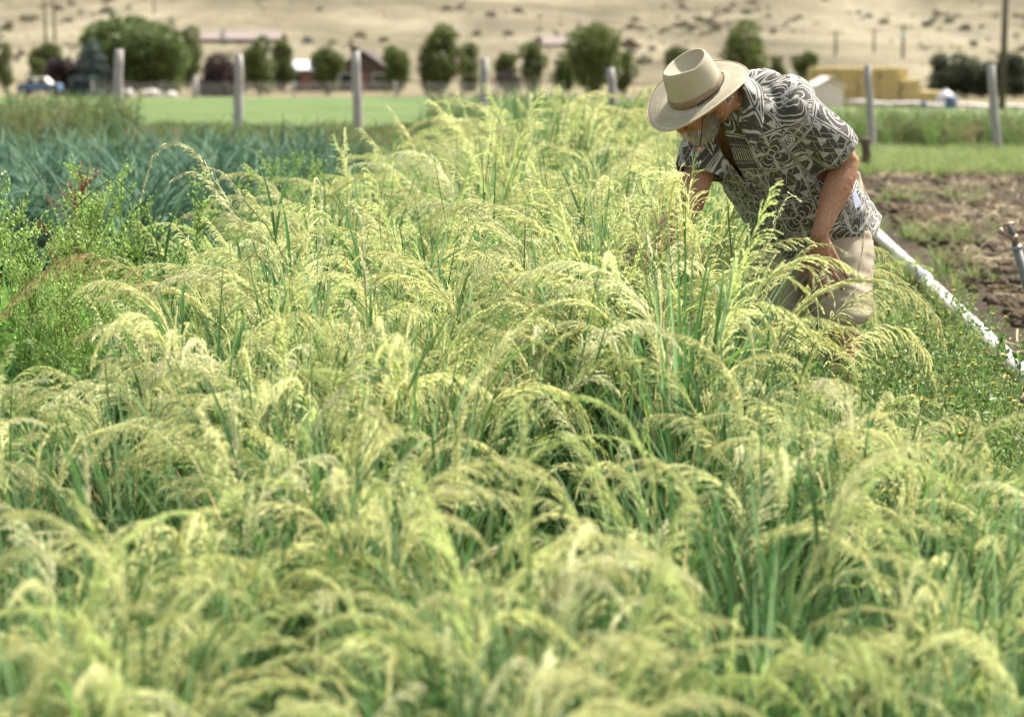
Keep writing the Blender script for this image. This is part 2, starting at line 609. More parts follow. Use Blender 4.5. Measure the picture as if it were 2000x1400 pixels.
def leaf_cards(pb, P, rng, size, C, jit=.35, up=.0, aspect=.55):
    """one folded leaf (two triangles bent on the midrib) at every point"""
    n = len(P)
    d = unit(rng.normal(0, 1, (n, 3)) + np.array([0, 0, up]))
    s_ = unit(np.cross(d, rng.normal(0, 1, (n, 3))))
    nn = np.cross(d, s_)
    L = (size * rng.uniform(.6, 1.35, n))[:, None]
    V = np.stack([P, P + d * L * .45 + s_ * L * aspect * .5 + nn * L * .1, P + d * L, P + d * L * .45 - s_ * L * aspect * .5 + nn * L * .1], 1).reshape(-1, 3)
    i = np.arange(n) * 4
    c = np.repeat(np.asarray(C) * (1 + rng.uniform(-jit, jit, (n, 1))), 4, 0)
    pb.put(V, None, np.concatenate([np.stack([i, i + 1, i + 2], 1), np.stack([i, i + 2, i + 3], 1)]), np.clip(c, .004, .9))


# ------------------------------------------------------------------ ground, fields, hills
def sheet(name, xs, ys, mat, zoff=0.0, fn=None, sm=True):
    xs = np.asarray(xs, float); ys = np.asarray(ys, float)
    X, Y = np.meshgrid(xs, ys) if xs.ndim == 1 else (xs, np.repeat(ys[:, None], xs.shape[1], 1))
    Z = H(X, Y) + zoff + (fn(X, Y) if fn else 0)
    V = np.stack([X, Y, Z], -1).reshape(-1, 3)
    r, c = X.shape
    i = (np.arange(r - 1)[:, None] * c + np.arange(c - 1)[None]).ravel()
    me = mesh_np(name, V, [np.stack([i, i + 1, i + c + 1, i + c], 1)], smooth_sh=sm)
    return tag(link(name, me, mat), kind='structure')


def np_noise(X, Y, s, seed=0):
    out = np.zeros(X.shape)
    for i, (x, y) in enumerate(zip(X.ravel(), Y.ravel())):
        out.ravel()[i] = mnoise.fractal(Vector((x * s, y * s, seed * 7.3)), 1.0, 2.0, 4)
    return out


m = Mat("garden soil", .95, .1)
f1 = m.noise(1.1, 6); f2 = m.noise(14, 6, rough=.7)
c = m.ramp(f2, [(.3, (.11, .085, .055)), (.52, (.20, .155, .10)), (.72, (.33, .27, .17))])
c = m.mixc(m.ramp(f1, [(.45, (0, 0, 0)), (.65, (.6, .6, .6))]), c, (.13, .16, .06))
m.color(c).bump(f2, .8, .04)
M_SOIL = m.m
ys = np.concatenate([np.linspace(-40, 2, 8), np.linspace(3, 40, 60), np.linspace(42, 330, 60)])
half = np.maximum(60, np.abs(ys) * 1.1 + 50)
XS = half[:, None] * np.linspace(-1, 1, 81)[None] ** 3
sheet("ground", XS, ys, M_SOIL, -.01)

m = Mat("dry hillside", .95, .1)
n1 = m.noise(.02, 7, rough=.65, stretch=(1, .45, 1)); n2 = m.noise(.16, 6, rough=.75, stretch=(1, .3, 1)); n3 = m.noise(.05, 5, stretch=(.8, .25, 1))
c = m.ramp(n1, [(.38, (.085, .073, .045)), (.5, (.17, .15, .095)), (.60, (.25, .225, .15))])
c = m.mixc(m.ramp(n2, [(.5, (0, 0, 0)), (.72, (.7, .7, .7))]), c, (.135, .113, .08))
c = m.mixc(m.ramp(n3, [(.52, (0, 0, 0)), (.66, (.55, .55, .55))]), c, (.12, .103, .075))
m.color(c).bump(n2, .9, 3.5)
ys = np.concatenate([np.linspace(225, 700, 90), np.linspace(708, 2600, 110)])
XS = (ys * .75 + 120)[:, None] * np.linspace(-1, 1, 150)[None]
sheet("hills", XS, ys, m.m, .15)

# hay meadow behind the posts: a thick green sward with an uneven top
m = Mat("green hay crop", .8, .2)
n1 = m.noise(.25, 5); n2 = m.noise(5, 6, rough=.75)
c = m.ramp(n2, [(.3, (.038, .074, .016)), (.55, (.070, .128, .029)), (.8, (.11, .17, .046))])
c = m.mixc(m.ramp(n1, [(.4, (0, 0, 0)), (.7, (.5, .5, .5))]), c, (.10, .155, .042))
c = m.mixc(m.ramp(m.noise(.09, 5), [(.42, (0, 0, 0)), (.6, (.6, .6, .6))]), c, (.135, .17, .055))
m.color(c).bump(n2, .7, .15)
ys = np.linspace(37, 146, 140)
XS = np.linspace(-48, 52, 90)[None] * np.ones((140, 1))
sheet("hay_field", XS, ys, m.m, .16, lambda X, Y: .05 * np.sin(X * 2.7 + Y * 1.9) + .04 * np.sin(X * 1.3 - Y * 2.3))

# ploughed ground right of the pipe: furrows and clods
m = Mat("ploughed soil", .95, .1)
f1 = m.noise(2.2, 6); f2 = m.noise(24, 6, rough=.75)
c = m.ramp(f2, [(.36, (.025, .019, .013)), (.5, (.052, .040, .027)), (.68, (.105, .083, .055))])
c = m.mixc(m.ramp(f1, [(.5, (0, 0, 0)), (.7, (.6, .6, .6))]), c, (.10, .076, .05))
m.color(c).bump(f2, .9, .03)
ys = np.linspace(6.5, 24.2, 260)
XS = (ys * .082 + 1.46)[:, None] + np.linspace(0, 16, 230)[None] ** 1.0
sheet("ploughed_field", XS, ys, m.m, .006, lambda X, Y: smooth(.1, .8, X - (Y * .082 + 1.46)) * (.045 * np.abs(np_noise(X, Y, 3.0, 1)) + .03 * np_noise(X, Y, 7.5, 2).clip(0, 1) + .03 * (np.sin((X - Y * .082) * 8) * .5 + .5)))

# ------------------------------------------------------------------ scattered ground cover (stuff)
def pts_rect(n, f, rng, s=(.8, 1.2), tilt=.08, npick=1):
    out = []
    for i in range(n):
        x, y = f()
        out.append((x, y, float(H(x, y)), rng.normal(0, tilt), rng.normal(0, tilt), rng.uniform(0, 6.283), rng.uniform(*s), rng.integers(npick)))
    return np.array(out)


def clod(seed):
    rng = np.random.default_rng(seed)
    mb = MB(); mb.ball((0, 0, .2), (1, .8, .6), 7, 5)
    V = np.array(mb.v) * (1 + rng.uniform(-.25, .25, (len(mb.v), 1)))
    T = [f for f in mb.f if len(f) == 3]; Q = [f for f in mb.f if len(f) == 4]
    g = rng.uniform(.8, 1.3)
    return V, [np.array(Q), np.array(T)], np.tile(np.array([.075, .059, .040]) * g, (len(V), 1))


r_ = np.random.default_rng(3)


def field_xy(pw=1.0):
    y = 6.8 + 17.2 * r_.random() ** .9
    return y * .082 + 1.85 + r_.random() ** pw * (y * .28 + 1.5), y


P = pts_rect(6500, field_xy, r_, (.012, .065), .5, 4)
P[:, 2] += .03
M_CLOD = plant_mat("earth clods", 0.0, .95, .5, .1)
scatter("soil_clods", [clod(i) for i in range(4)], P, M_CLOD, "loose brown clods strewn over the ploughed ground", None)


def straw_bits(seed, n=14):
    rng = np.random.default_rng(seed); pb = PB()
    for i in range(n):
        a = rng.uniform(0, 6.28); p = np.array([rng.uniform(-.12, .12), rng.uniform(-.12, .12), rng.uniform(.005, .05)])
        d = np.array([math.cos(a), math.sin(a), rng.uniform(-.2, .35)]); L = rng.uniform(.06, .2)
        Pp = p + d * np.linspace(0, L, 4)[:, None] + np.array([0, 0, 1]) * (np.linspace(-1, 1, 4)[:, None] ** 2 * -.01 + .01)
        pb.ribbon(Pp, np.full(4, rng.uniform(.002, .005)), np.tile([-d[1], d[0], .3], (4, 1)), np.array([.36, .29, .16]) * rng.uniform(.5, 1.25))
    return pb.get()


SB = [straw_bits(i) for i in range(5)]
P1 = pts_rect(750, field_xy, r_, (.6, 1.3), .2, 5); P1[:, 2] += .04
P2 = pts_rect(700, lambda: (lambda y: (y * .078 + .15 + r_.random() * 1.5, y))(2.6 + r_.random() * 8), r_, (.6, 1.3), .15, 5)
scatter("dry_straw", SB, np.concatenate([P1, P2]), M_STRAW, "dry straw litter over the soil")


# the millet row: one mass nobody could count
def left_edge(y): return -1.86 + .078 * y
def right_edge(y): return .46 + .082 * y + .30 * (1 - smooth(5.4, 7.1, y)) + .06
def mil_scale(y): return np.interp(y, [2.5, 3.5, 5, 7, 9, 12, 16], [.58, .64, .77, .95, .98, .98, .98])


rm = np.random.default_rng(21)
pts = []
NV = 12
for it in range(1400):
    y = 2.45 + 14.0 * rm.random()
    keep = 1.0 if y < 9 else .8
    x = left_edge(y) + rm.random() * (right_edge(y) - left_edge(y))
    if rm.random() > keep * .58: continue
    if mnoise.noise(Vector((x * 2.6, y * 2.0, 5.5))) < -.12: continue          # gaps where the lower blades show
    # room round the man's legs and the arm he reaches with
    if (x - 1.19) ** 2 + (y - 7.3) ** 2 < .26 ** 2 or (x - .95) ** 2 + (y - 7.35) ** 2 < .2 ** 2: continue
    s = float(mil_scale(y)) * rm.uniform(.80, 1.18)
    s *= 1 + .27 * float(smooth(9, 14, y)) * math.exp(-((x - .026 * y) / .30) ** 2)
    edge = min((x - left_edge(y)) / .5, (right_edge(y) - x) / .5)
    if edge < 1: s *= .78 + .22 * edge
    lean_x = .22 * (1 - min(1, edge)) * (1 if right_edge(y) - x < .5 else -1)
    # in front of the man's legs the heads hang lower
    if .62 < x < 1.25 and 5.0 < y < 7.2: s *= .64
    if 5.6 < y < 6.75 and .1 < x < .6: s *= 1.08
    e = (Matrix.Rotation(lean_x + rm.normal(0, .07), 3, 'Y') @ Matrix.Rotation(rm.normal(0, .07), 3, 'X') @ Matrix.Rotation(rm.uniform(0, 6.283), 3, 'Z')).to_euler()
    pts.append((x, y, 0, e.x, e.y, e.z, s, rm.integers(NV)))
for x, y, s_, p_ in ((.44, 6.50, 1.0, 0), (.55, 6.42, 1.0, 3), (.28, 6.40, 1.1, 7), (.47, 6.05, 1.02, 9), (.36, 6.2, 1.05, 11), (.66, 6.2, .85, 4)):
    pts.append((x, y, 0, .03, -.04, p_ * 1.7, s_, p_))
scatter("millet_grass", [millet_plant(100 + i) for i in range(NV)], np.array(pts), M_MILLET,
        "dense row of drooping pale green millet grass with arching seed heads")
# low leafy undergrowth between the millet plants
def tuft(seed, n=26, L=(.25, .5), w=(.003, .006), cols=(BLADE, BLADE2, BLUE), droop=(.3, 1.8)):
    rng = np.random.default_rng(seed); pb = PB()
    for i in range(n):
        az = rng.uniform(0, 6.283); r = rng.uniform(0, .07)
        blade(pb, (math.cos(az) * r, math.sin(az) * r, 0), az, rng.uniform(.05, .6), rng.uniform(*L), rng.uniform(*droop), rng.uniform(*w), rng, cols[rng.integers(len(cols))] * rng.uniform(.75, 1.2), 7)
    return pb.get()


TF = [tuft(i) for i in range(6)]
P = pts_rect(900, lambda: (lambda y: (left_edge(y) - .2 + rm.random() * (right_edge(y) - left_edge(y) + .5), y))(2.2 + rm.random() * 13.5), rm, (.6, 1.15), .15, 6)
scatter("undergrowth_grass", TF, P, M_MILLET, "green blades growing low under the millet heads")


# glaucous leek-like crop, left middle distance
def leek(seed):
    rng = np.random.default_rng(seed); pb = PB()
    c0 = np.array([.055, .115, .075])
    for i in range(13):
        az = (0 if i % 2 else math.pi) + rng.normal(0, .9)
        blade(pb, (rng.normal(0, .015), rng.normal(0, .015), .03 + .012 * i), az, rng.uniform(.1, .75), rng.uniform(.4, .75), rng.uniform(.3, 2.2), rng.uniform(.010, .018), rng, c0 * rng.uniform(.7, 1.3) + np.array([.02, .02, 0]) * rng.random(), 9, .6)
    pb.stem(np.array([[0, 0, 0], [0, 0, .1], [0, 0, .22]]), .015, c0 * 1.2, 6)
    return pb.get()


P = pts_rect(980, lambda: (lambda y: (y * .078 - 2.85 - r_.random() ** 1.3 * 4.2, y))(10.8 + r_.random() * 8.5), r_, (.9, 1.35), .12, 5)
scatter("leek_crop", [leek(i) for i in range(5)], P, M_LEEK, "blue green strap leaved leek crop beyond the weeds")


# weeds: leafy upright stems for verges
def weed(seed, h=.7, col=(.13, .22, .06), n=7, tip=(.30, .36, .12), leaf=.035, nl=26, seedy=.5, flower=None):
    rng = np.random.default_rng(seed); pb = PB()
    col = np.array(col); tip = np.array(tip)
    for i in range(n):
        az = rng.uniform(0, 6.283)
        Pp = culm((rng.normal(0, .05), rng.normal(0, .05), 0), az, rng.uniform(.02, .3), h * rng.uniform(.6, 1.1), rng.uniform(-.1, .5), rng, knee=.2, n=10)
        s = np.linspace(0, 1, 10)[:, None]
        pb.stem(Pp, np.linspace(.004, .0012, 10), col * (1 - s) + tip * s, 3)
        t = rng.random(nl) ** .8
        Q = np.stack([np.interp(t, np.linspace(0, 1, 10), Pp[:, k]) for k in range(3)], 1) + rng.normal(0, .022, (nl, 3)) * (1.4 - t[:, None])
        leaf_cards(pb, Q, rng, leaf, col, .35, .5)
        ns = int(60 * seedy)
        t = 1 - rng.random(ns) * .4
        Q = np.stack([np.interp(t, np.linspace(0, 1, 10), Pp[:, k]) for k in range(3)], 1) + rng.normal(0, .012, (ns, 3))
        leaf_cards(pb, Q, rng, .014, tip, .3, 1.0)
        if flower is not None and rng.random() < .4:
            c = Pp[-1]
            nf = 9; a = np.arange(nf) * 2 * math.pi / nf
            V = np.concatenate([[c + [0, 0, .004]], c + np.stack([np.cos(a) * .010, np.sin(a) * .010, np.full(nf, .008)], 1)])
            pb.put(V, None, np.array([(0, 1 + k, 1 + (k + 1) % nf) for k in range(nf)]), np.array(flower) * rng.uniform(.85, 1.1))
            pb.put(c + np.array([[.006, 0, .002], [-.003, .005, .002], [-.003, -.005, .002], [0, 0, -.012]]), None, np.array([(0, 1, 3), (1, 2, 3), (2, 0, 3)]), col)
    return pb.get()


def strip(n, y0, y1, xa, xb, s, npick, slope=0.0):
    return pts_rect(n, lambda: (lambda y: (xa + y * slope + r_.random() * (xb - xa), y))(y0 + r_.random() * (y1 - y0)), r_, s, .1, npick)


WF = [weed(40 + i, .75, c, 9, t, .05, 22) for i, (c, t) in enumerate((((.12, .19, .06), (.27, .31, .11)), ((.16, .20, .08), (.40, .36, .16)), ((.09, .16, .06), (.20, .25, .09)), ((.22, .20, .10), (.46, .36, .17)), ((.14, .25, .06), (.32, .40, .10))))]
fl = lambda x: 33 - x * .19                                           # the row of posts crosses from far left to near right
Pa = []
for i in range(2100):
    x = r_.uniform(-11, 11); y = fl(x) + r_.normal(0, .8) + r_.uniform(-1.5, 1.2)
    Pa.append((x, y, 0, r_.normal(0, .12), r_.normal(0, .12), r_.uniform(0, 6.28), r_.uniform(.4, .85) * (1.0 if x > 3.8 else .55), r_.integers(5)))
for i in range(900):
    y = r_.uniform(19, 32); x = r_.uniform(-9.5, -.6) * y / 30; s = r_.uniform(.3, .62)
    Pa.append((x, y, 0, r_.normal(0, .12), r_.normal(0, .12), r_.uniform(0, 6.28), s, r_.integers(5)))
for i in range(420):                                                  # tall clump at the far left and behind the millet's end
    x, y = (r_.uniform(-8.2, -6), r_.uniform(28, 33)) if i % 2 else (r_.uniform(-1.3, 2.2), r_.uniform(27, 34))
    Pa.append((x, y, 0, r_.normal(0, .1), r_.normal(0, .1), r_.uniform(0, 6.28), r_.uniform(.7, 1.15), r_.choice([0, 1, 2])))
scatter("fence_weeds", WF, np.array(Pa), M_WEED, "rough green and tawny weeds along the line of posts")

TG = [tuft(60 + i, 30, (.12, .32), (.002, .0045), (np.array([.09, .19, .04]), np.array([.14, .24, .055]), np.array([.30, .28, .12]))) for i in range(5)]
Pv = []
for i in range(3600):
    y = r_.uniform(23.6, 29); x = r_.uniform(-1, 10.5)
    Pv.append((x, y, 0, 0, 0, r_.uniform(0, 6.28), r_.uniform(.5, 1.1), r_.integers(5)))
for i in range(60):
    y = r_.choice([19.5, 15.6, 13.0]) + r_.normal(0, .35); x = {0: y * .20, 1: y * .222, 2: y * .20}[int(r_.integers(3))] + r_.normal(0, .22)
    Pv.append((x, y, .03, 0, 0, r_.uniform(0, 6.28), r_.uniform(.4, .8), r_.integers(5)))
for i in range(1300):
    y = r_.uniform(4, 23); x = y * .082 + r_.uniform(.45, 1.42)
    Pv.append((x, y, 0, 0, 0, r_.uniform(0, 6.28), r_.uniform(.3, .75), r_.integers(5)))
scatter("verge_grass", TG, np.array(Pv), M_WEED, "short green and straw coloured grass on the verge")

WR = [weed(80 + i, .5, ((.13, .23, .06), (.17, .26, .08), (.10, .19, .05), (.22, .27, .11))[i], 7, (.30, .38, .13), .028, 24, .4, (.70, .46, .05) if i in (1, 2) else None) for i in range(4)]
Pw = []
for i in range(330):
    y = 5.4 + 9.5 * r_.random() ** 1.1; x = y * .082 + .80 + r_.uniform(-.3, .26) + (.12 if y < 6.5 else 0)
    Pw.append((x, y, 0, r_.normal(0, .15), r_.normal(0, .15), r_.uniform(0, 6.28), r_.uniform(.55, 1.05), r_.integers(4)))
for i in range(17):
    y = r_.uniform(7.7, 10.6); x = y * .082 + r_.uniform(1.12, 1.42)
    Pw.append((x, y, 0, r_.normal(0, .1), r_.normal(0, .1), r_.uniform(0, 6.28), r_.uniform(.62, .88), r_.integers(1, 3)))
for i in range(34):
    y = r_.uniform(7.2, 9.6); x = y * .082 + r_.uniform(1.0, 1.36)
    Pw.append((x, y, 0, r_.normal(0, .15), r_.normal(0, .15), r_.uniform(0, 6.28), r_.uniform(.45, .72), r_.integers(1, 3)))
scatter("flowering_weeds", WR, np.array(Pw), M_WEED, "dark green weeds dotted with yellow flowers beside the white pipe")


# left: lime green seeding salad plants, single plants one can pick out
def seeding_plant(seed, h=.85, col=(.26, .38, .10), red=False):
    rng = np.random.default_rng(seed); pb = PB()
    col = np.array(col); st = col * .9
    if red: col = np.array([.20, .06, .05]); st = np.array([.24, .10, .07])
    main = culm((0, 0, 0), rng.uniform(0, 6.28), .08, h, .15, rng, knee=.3, n=16)
    pb.stem(main, np.linspace(.006, .0015, 16), st, 4)
    for i in range(30):
        t = .35 + .65 * rng.random()
        b = np.array([np.interp(t, np.linspace(0, 1, 16), main[:, k]) for k in range(3)])
        L = h * .32 * (1.25 - t) * rng.uniform(.6, 1.3) + .03
        br = culm(b, rng.uniform(0, 6.28), rng.uniform(.45, .9), L, rng.uniform(-.6, -.1), rng, knee=.1, n=7)
        pb.stem(br, np.linspace(.0022, .0008, 7), st, 3)
        nb = int(10 + L * 130)
        tt = rng.random(nb)
        Q = np.stack([np.interp(tt, np.linspace(0, 1, 7), br[:, k]) for k in range(3)], 1) + rng.normal(0, .007, (nb, 3))
        leaf_cards(pb, Q, rng, .012, col * 1.15, .25, 1.2, .7)
    nl = 34
    t = rng.random(nl) * .55
    Q = np.stack([np.interp(t, np.linspace(0, 1, 16), main[:, k]) for k in range(3)], 1) + rng.normal(0, .03, (nl, 3))
    leaf_cards(pb, Q, rng, .085, np.array([.16, .31, .06]) if not red else np.array([.16, .05, .04]), .4, .4, .75)
    V, fl_, C = pb.get()
    return mesh_np("seeding_plant", V, fl_, C)


SPM = [seeding_plant(300 + i, .8 + .06 * i) for i in range(4)]
for me in SPM: me.materials.append(M_WEED)
sp = [(38, 378, 7.2), (95, 425, 6.9), (140, 405, 7.1), (175, 415, 7.3), (215, 420, 7.0), (60, 440, 7.5), (20, 520, 6.9), (195, 345, 8.3), (165, 355, 8.5), (225, 350, 8.6), (120, 470, 6.8), (180, 480, 6.7),
      (355, 370, 8.1), (450, 352, 9.3), (555, 325, 10.4), (590, 318, 10.8), (40, 590, 6.6), (90, 560, 6.5), (150, 560, 6.5), (210, 570, 6.5),
      (270, 420, 7.6), (5, 450, 7.6), (620, 330, 10.6)]
for i, (px, py, Y) in enumerate(sp):
    top = W(px, py, Y)
    me = SPM[i % 4]
    o = link("seeding_plant", me)
    s = top.z / (.8 + .06 * (i % 4)) / .99
    o.location = (top.x, Y, 0); o.scale = (s, s, s); o.rotation_euler = (0, 0, i * 1.3)
    tag(o, "lime green seeded plant in the front clump at the left frame edge" if Y < 7.25 else "lime green seeded plant in the clump around the dark red seed stalk" if Y < 9 else "far lime green seeded plant between the leek crop and the millet", "plant", "lime green salad plants gone to seed")
o = link("seeding_plant", seeding_plant(350, .9, red=True), M_WEED)
p = W(125, 372, 8.2); o.location = (p.x, 8.2, 0); k = p.z / .88; o.scale = (k, k, k)
tag(o, "dark red seed stalk rising behind the lime green salad plants", "plant")


def red_leaves(seed):
    rng = np.random.default_rng(seed); pb = PB()
    for i in range(13):
        az = rng.uniform(0, 6.28)
        blade(pb, (0, 0, .05), az, rng.uniform(.1, .7), rng.uniform(.3, .55), rng.uniform(.2, 1.2), rng.uniform(.03, .05), rng, np.array([.30, .035, .03]) * rng.uniform(.6, 1.2) if i % 3 else np.array([.18, .22, .05]), 8, .3)
    V, f, C = pb.get()
    return mesh_np("red_leaf_plant", V, f, C)


for px, py, Y, lab in ((270, 470, 7.35, "red leaved chard plant showing between lime green stems and the millet"), (258, 590, 6.6, "small red leaved plant low under the left millet heads"), (5, 650, 6.2, "red leaved plant at the lower left beside lime green leaves")):
    p = W(px, py, Y); o = link("red_leaf_plant", red_leaves(int(px)), M_WEED)
    o.location = (p.x, Y, 0); k = p.z / .5; o.scale = (k * .55, k * .55, k * .8)
    tag(o, lab, "plant")
# ground leaves under the salad plants
def rosette(seed):
    rng = np.random.default_rng(seed); pb = PB()
    for i in range(14):
        az = rng.uniform(0, 6.28)
        blade(pb, (0, 0, .02), az, rng.uniform(.2, 1.0), rng.uniform(.18, .42), rng.uniform(.3, 1.1), rng.uniform(.02, .04), rng, np.array([.11, .22, .05]) * rng.uniform(.5, 1.4), 7, .25)
    return pb.get()


Pr = pts_rect(330, lambda: (lambda y: (left_edge(y) - 1.5 + r_.random() * 1.2, y))(4.6 + r_.random() * 6.5), r_, (.7, 1.5), .2, 4)
scatter("salad_leaves", [rosette(i) for i in range(4)], Pr, M_WEED, "broad bright green salad leaves covering the bed left of the millet")

# ------------------------------------------------------------------ single seed heads that stand out of the mass
def follow(pix, n=40):
    """smooth world path through (px, py, Y) marks, led down to the ground"""
    pts = [W(*p) for p in pix]
    P = np.array(pts)
    t = np.arange(len(P)); q = np.linspace(0, len(P) - 1, n)
    # catmull-rom
    out = []
    for u in q:
        i = min(int(u), len(P) - 2); f = u - i
        p0, p1, p2, p3 = P[max(i - 1, 0)], P[i], P[i + 1], P[min(i + 2, len(P) - 1)]
        out.append(.5 * (2 * p1 + (p2 - p0) * f + (2 * p0 - 5 * p1 + 4 * p2 - p3) * f * f + (3 * p1 - p0 - 3 * p2 + p3) * f ** 3))
    return np.array(out)


def seed_head(pix, label, s0=.35, Lb=.05, side=.25, base=PALE, name="seed_head", step=.007, grav=.1, bare=False, base_xy=None, dens=1.3, ln=.008, r=.0028):
    P = follow(pix)
    b = P[0].copy(); d = P[0] - P[2]; d = d / np.linalg.norm(d)
    foot = np.array([P[0][0] + d[0] / max(-d[2], .3) * P[0][2] * .6, P[0][1], 0.0])
    k = 14
    lead = np.array([foot + (b - foot) * (j / k) for j in range(k)])
    full = np.concatenate([lead, P])
    org = full[0].copy()
    full = full - org
    rng = np.random.default_rng(int(abs(pix[0][0] * 7 + pix[0][1])))
    pb = PB()
    s = np.linspace(0, 1, len(full))[:, None]
    pb.stem(full, np.linspace(r, r * .35, len(full)), BLADE2 * (1 - s) + np.asarray(base) * .75 * s, 5)
    if not bare:
        seg = np.linalg.norm(np.diff(full, axis=0), axis=1).cumsum()
        f0 = (seg[k] + s0 * (seg[-1] - seg[k])) / seg[-1]
        panicle(pb, full, f0, rng, base, Lb=Lb, side=side, step=step, grav=grav, dens=dens, ln=ln, wd=.0017)
    for q in range(3):
        j = rng.integers(3, k)
        blade(pb, full[j], rng.uniform(0, 6.28), .3, .4, 1.2, .006, rng, BLADE)
    V, f, C = pb.get()
    o = link(name, mesh_np(name, V, f, C), M_MILLET)
    o.location = org
    return tag(o, label, "seed head", None)


Y = 6.95
seed_head([(520, 470, Y), (470, 425, Y), (438, 385, Y), (400, 325, Y), (370, 289, Y), (338, 279, Y), (308, 294, Y), (289, 335, Y), (276, 385, Y)],
          "tallest arching seed head standing clear of the millet against the leek crop", s0=.15, Lb=.045, base=CREAM * .85, step=.0038, r=.0036, ln=.013)
seed_head([(540, 500, Y + .1), (482, 440, Y + .1), (440, 395, Y + .1), (400, 348, Y + .1), (368, 336, Y + .1), (338, 350, Y + .1)],
          "shorter curved seed head just below the tallest arching one", s0=.2, Lb=.045, base=CREAM * .85, step=.0038, r=.0036, ln=.013)
seed_head([(520, 440, Y + .25), (485, 400, Y + .25), (460, 365, Y + .25), (435, 338, Y + .25), (412, 328, Y + .25)],
          "thin straight seed head leaning left beside the tallest arching one", s0=.2, Lb=.03, base=CREAM * .8, step=.0038, r=.0036, ln=.013)
seed_head([(305, 470, 6.9), (290, 430, 6.9), (265, 390, 6.9), (235, 357, 6.9), (215, 352, 6.9), (170, 385, 6.9), (130, 425, 6.9)],
          "bare green stalk kinked over above the lime green salad plants", bare=True, base=BLADE2, name="bent_stalk", r=.0035)
seed_head([(1462, 590, 6.55), (1476, 545, 6.55), (1494, 490, 6.55), (1515, 432, 6.55), (1534, 392, 6.55), (1549, 384, 6.55), (1562, 391, 6.55)],
          "pale upright seed head rising in front of the man's shirt", s0=.1, Lb=.04, base=CREAM)
seed_head([(1490, 620, 6.5), (1505, 560, 6.5), (1535, 525, 6.5), (1562, 516, 6.5), (1590, 530, 6.5), (1606, 560, 6.5)],
          "curved seed head in front of the man's shorts below his hand", s0=.1, Lb=.06, base=PALE)
seed_head([(1525, 600, 6.6), (1538, 540, 6.6), (1560, 500, 6.6), (1590, 479, 6.6), (1622, 478, 6.6), (1650, 491, 6.6)],
          "seed head arching across the back of the man's hand", s0=.3, Lb=.05, base=PALE * .85)
seed_head([(1570, 720, 6.1), (1610, 640, 6.1), (1670, 585, 6.1), (1740, 558, 6.1), (1795, 575, 6.1), (1830, 620, 6.1), (1846, 672, 6.1)],
          "large weeping seed head arching right over the yellow flowered weeds", s0=.12, Lb=.16, side=.45, grav=.3, base=PALE * .95, step=.006)
seed_head([(1590, 760, 5.9), (1640, 690, 5.9), (1700, 645, 5.9), (1760, 640, 5.9), (1800, 675, 5.9), (1825, 740, 5.9)],
          "weeping seed head drooping just under the largest one at the right edge", s0=.12, Lb=.15, side=.45, grav=.3, base=PALE, step=.006)
seed_head([(330, 620, 6.2), (275, 545, 6.2), (215, 508, 6.2), (150, 499, 6.2), (85, 530, 6.2), (30, 580, 6.2), (-20, 640, 6.2)],
          "long tawny seed head arching left over the salad plants to the frame edge", s0=.1, Lb=.13, side=.4, grav=.25, base=DRY * .9 + PALE * .2, step=.007)
seed_head([(1530, 690, 5.95), (1570, 610, 5.95), (1590, 560, 5.95), (1603, 535, 5.95), (1610, 528, 5.95), (1622, 560, 5.95), (1630, 590, 5.95)],
          "pale hooked seed head at the man's fingertips", s0=.45, Lb=.05, base=CREAM)
for pix, lab in (([(1338, 600, 6.5), (1336, 480, 6.5), (1330, 400, 6.5), (1320, 348, 6.5), (1308, 340, 6.5), (1292, 372, 6.5), (1276, 440, 6.5)], "tallest weeping head before the man's reaching arm, draping left"),
                 ([(1352, 620, 6.45), (1352, 500, 6.45), (1346, 410, 6.45), (1332, 358, 6.45), (1316, 362, 6.45), (1306, 410, 6.45)], "second weeping head before the man's reaching arm, nearest his shirt"),
                 ([(1300, 640, 6.4), (1292, 520, 6.4), (1284, 440, 6.4), (1268, 402, 6.4), (1250, 410, 6.4), (1236, 460, 6.4)], "weeping head hiding the man's wrist"),
                 ([(1376, 640, 6.4), (1372, 560, 6.4), (1362, 480, 6.4), (1350, 440, 6.4), (1336, 436, 6.4), (1320, 470, 6.4)], "short weeping head beside the man's hidden elbow"),
                 ([(1258, 660, 6.35), (1262, 560, 6.35), (1254, 480, 6.35), (1238, 440, 6.35), (1222, 446, 6.35), (1208, 490, 6.35)], "weeping head left of the man's hidden hand")):
    seed_head(pix, lab, s0=.3, Lb=.17, side=.3, grav=.34, base=PALE * 1.02, step=.0042)
seed_head([(1445, 590, 6.2), (1432, 520, 6.2), (1425, 450, 6.2), (1421, 390, 6.2)], "straight bluish blade standing upright left of the man's shorts", bare=True, base=BLUE, name="upright_blade", r=.005)
for i, (px, py, Yy, lab) in enumerate(((705, 415, 5.6, "pale upright head in the middle of the millet, nearest the tall leeks"), (625, 350, 7.6, "pale upright head at the left edge behind the middle of the millet"), (1155, 195, 13.2, "pale spike standing at the far end of the millet row"), (455, 770, 4.6, "pale fuzzy upright head low at the left of the millet"), (1305, 640, 5.2, "pale upright head before the man's reaching arm"), (165, 855, 4.1, "broad pale upright head near the left frame edge"))):
    b = W(px + 8, py + 190, Yy)
    seed_head([(px + 10, py + 170, Yy), (px + 6, py + 110, Yy), (px + 2, py + 50, Yy), (px, py + 15, Yy), (px - 6, py, Yy)], lab, s0=.0, Lb=.06, side=.16, base=CREAM * .95, step=.006, grav=.02)

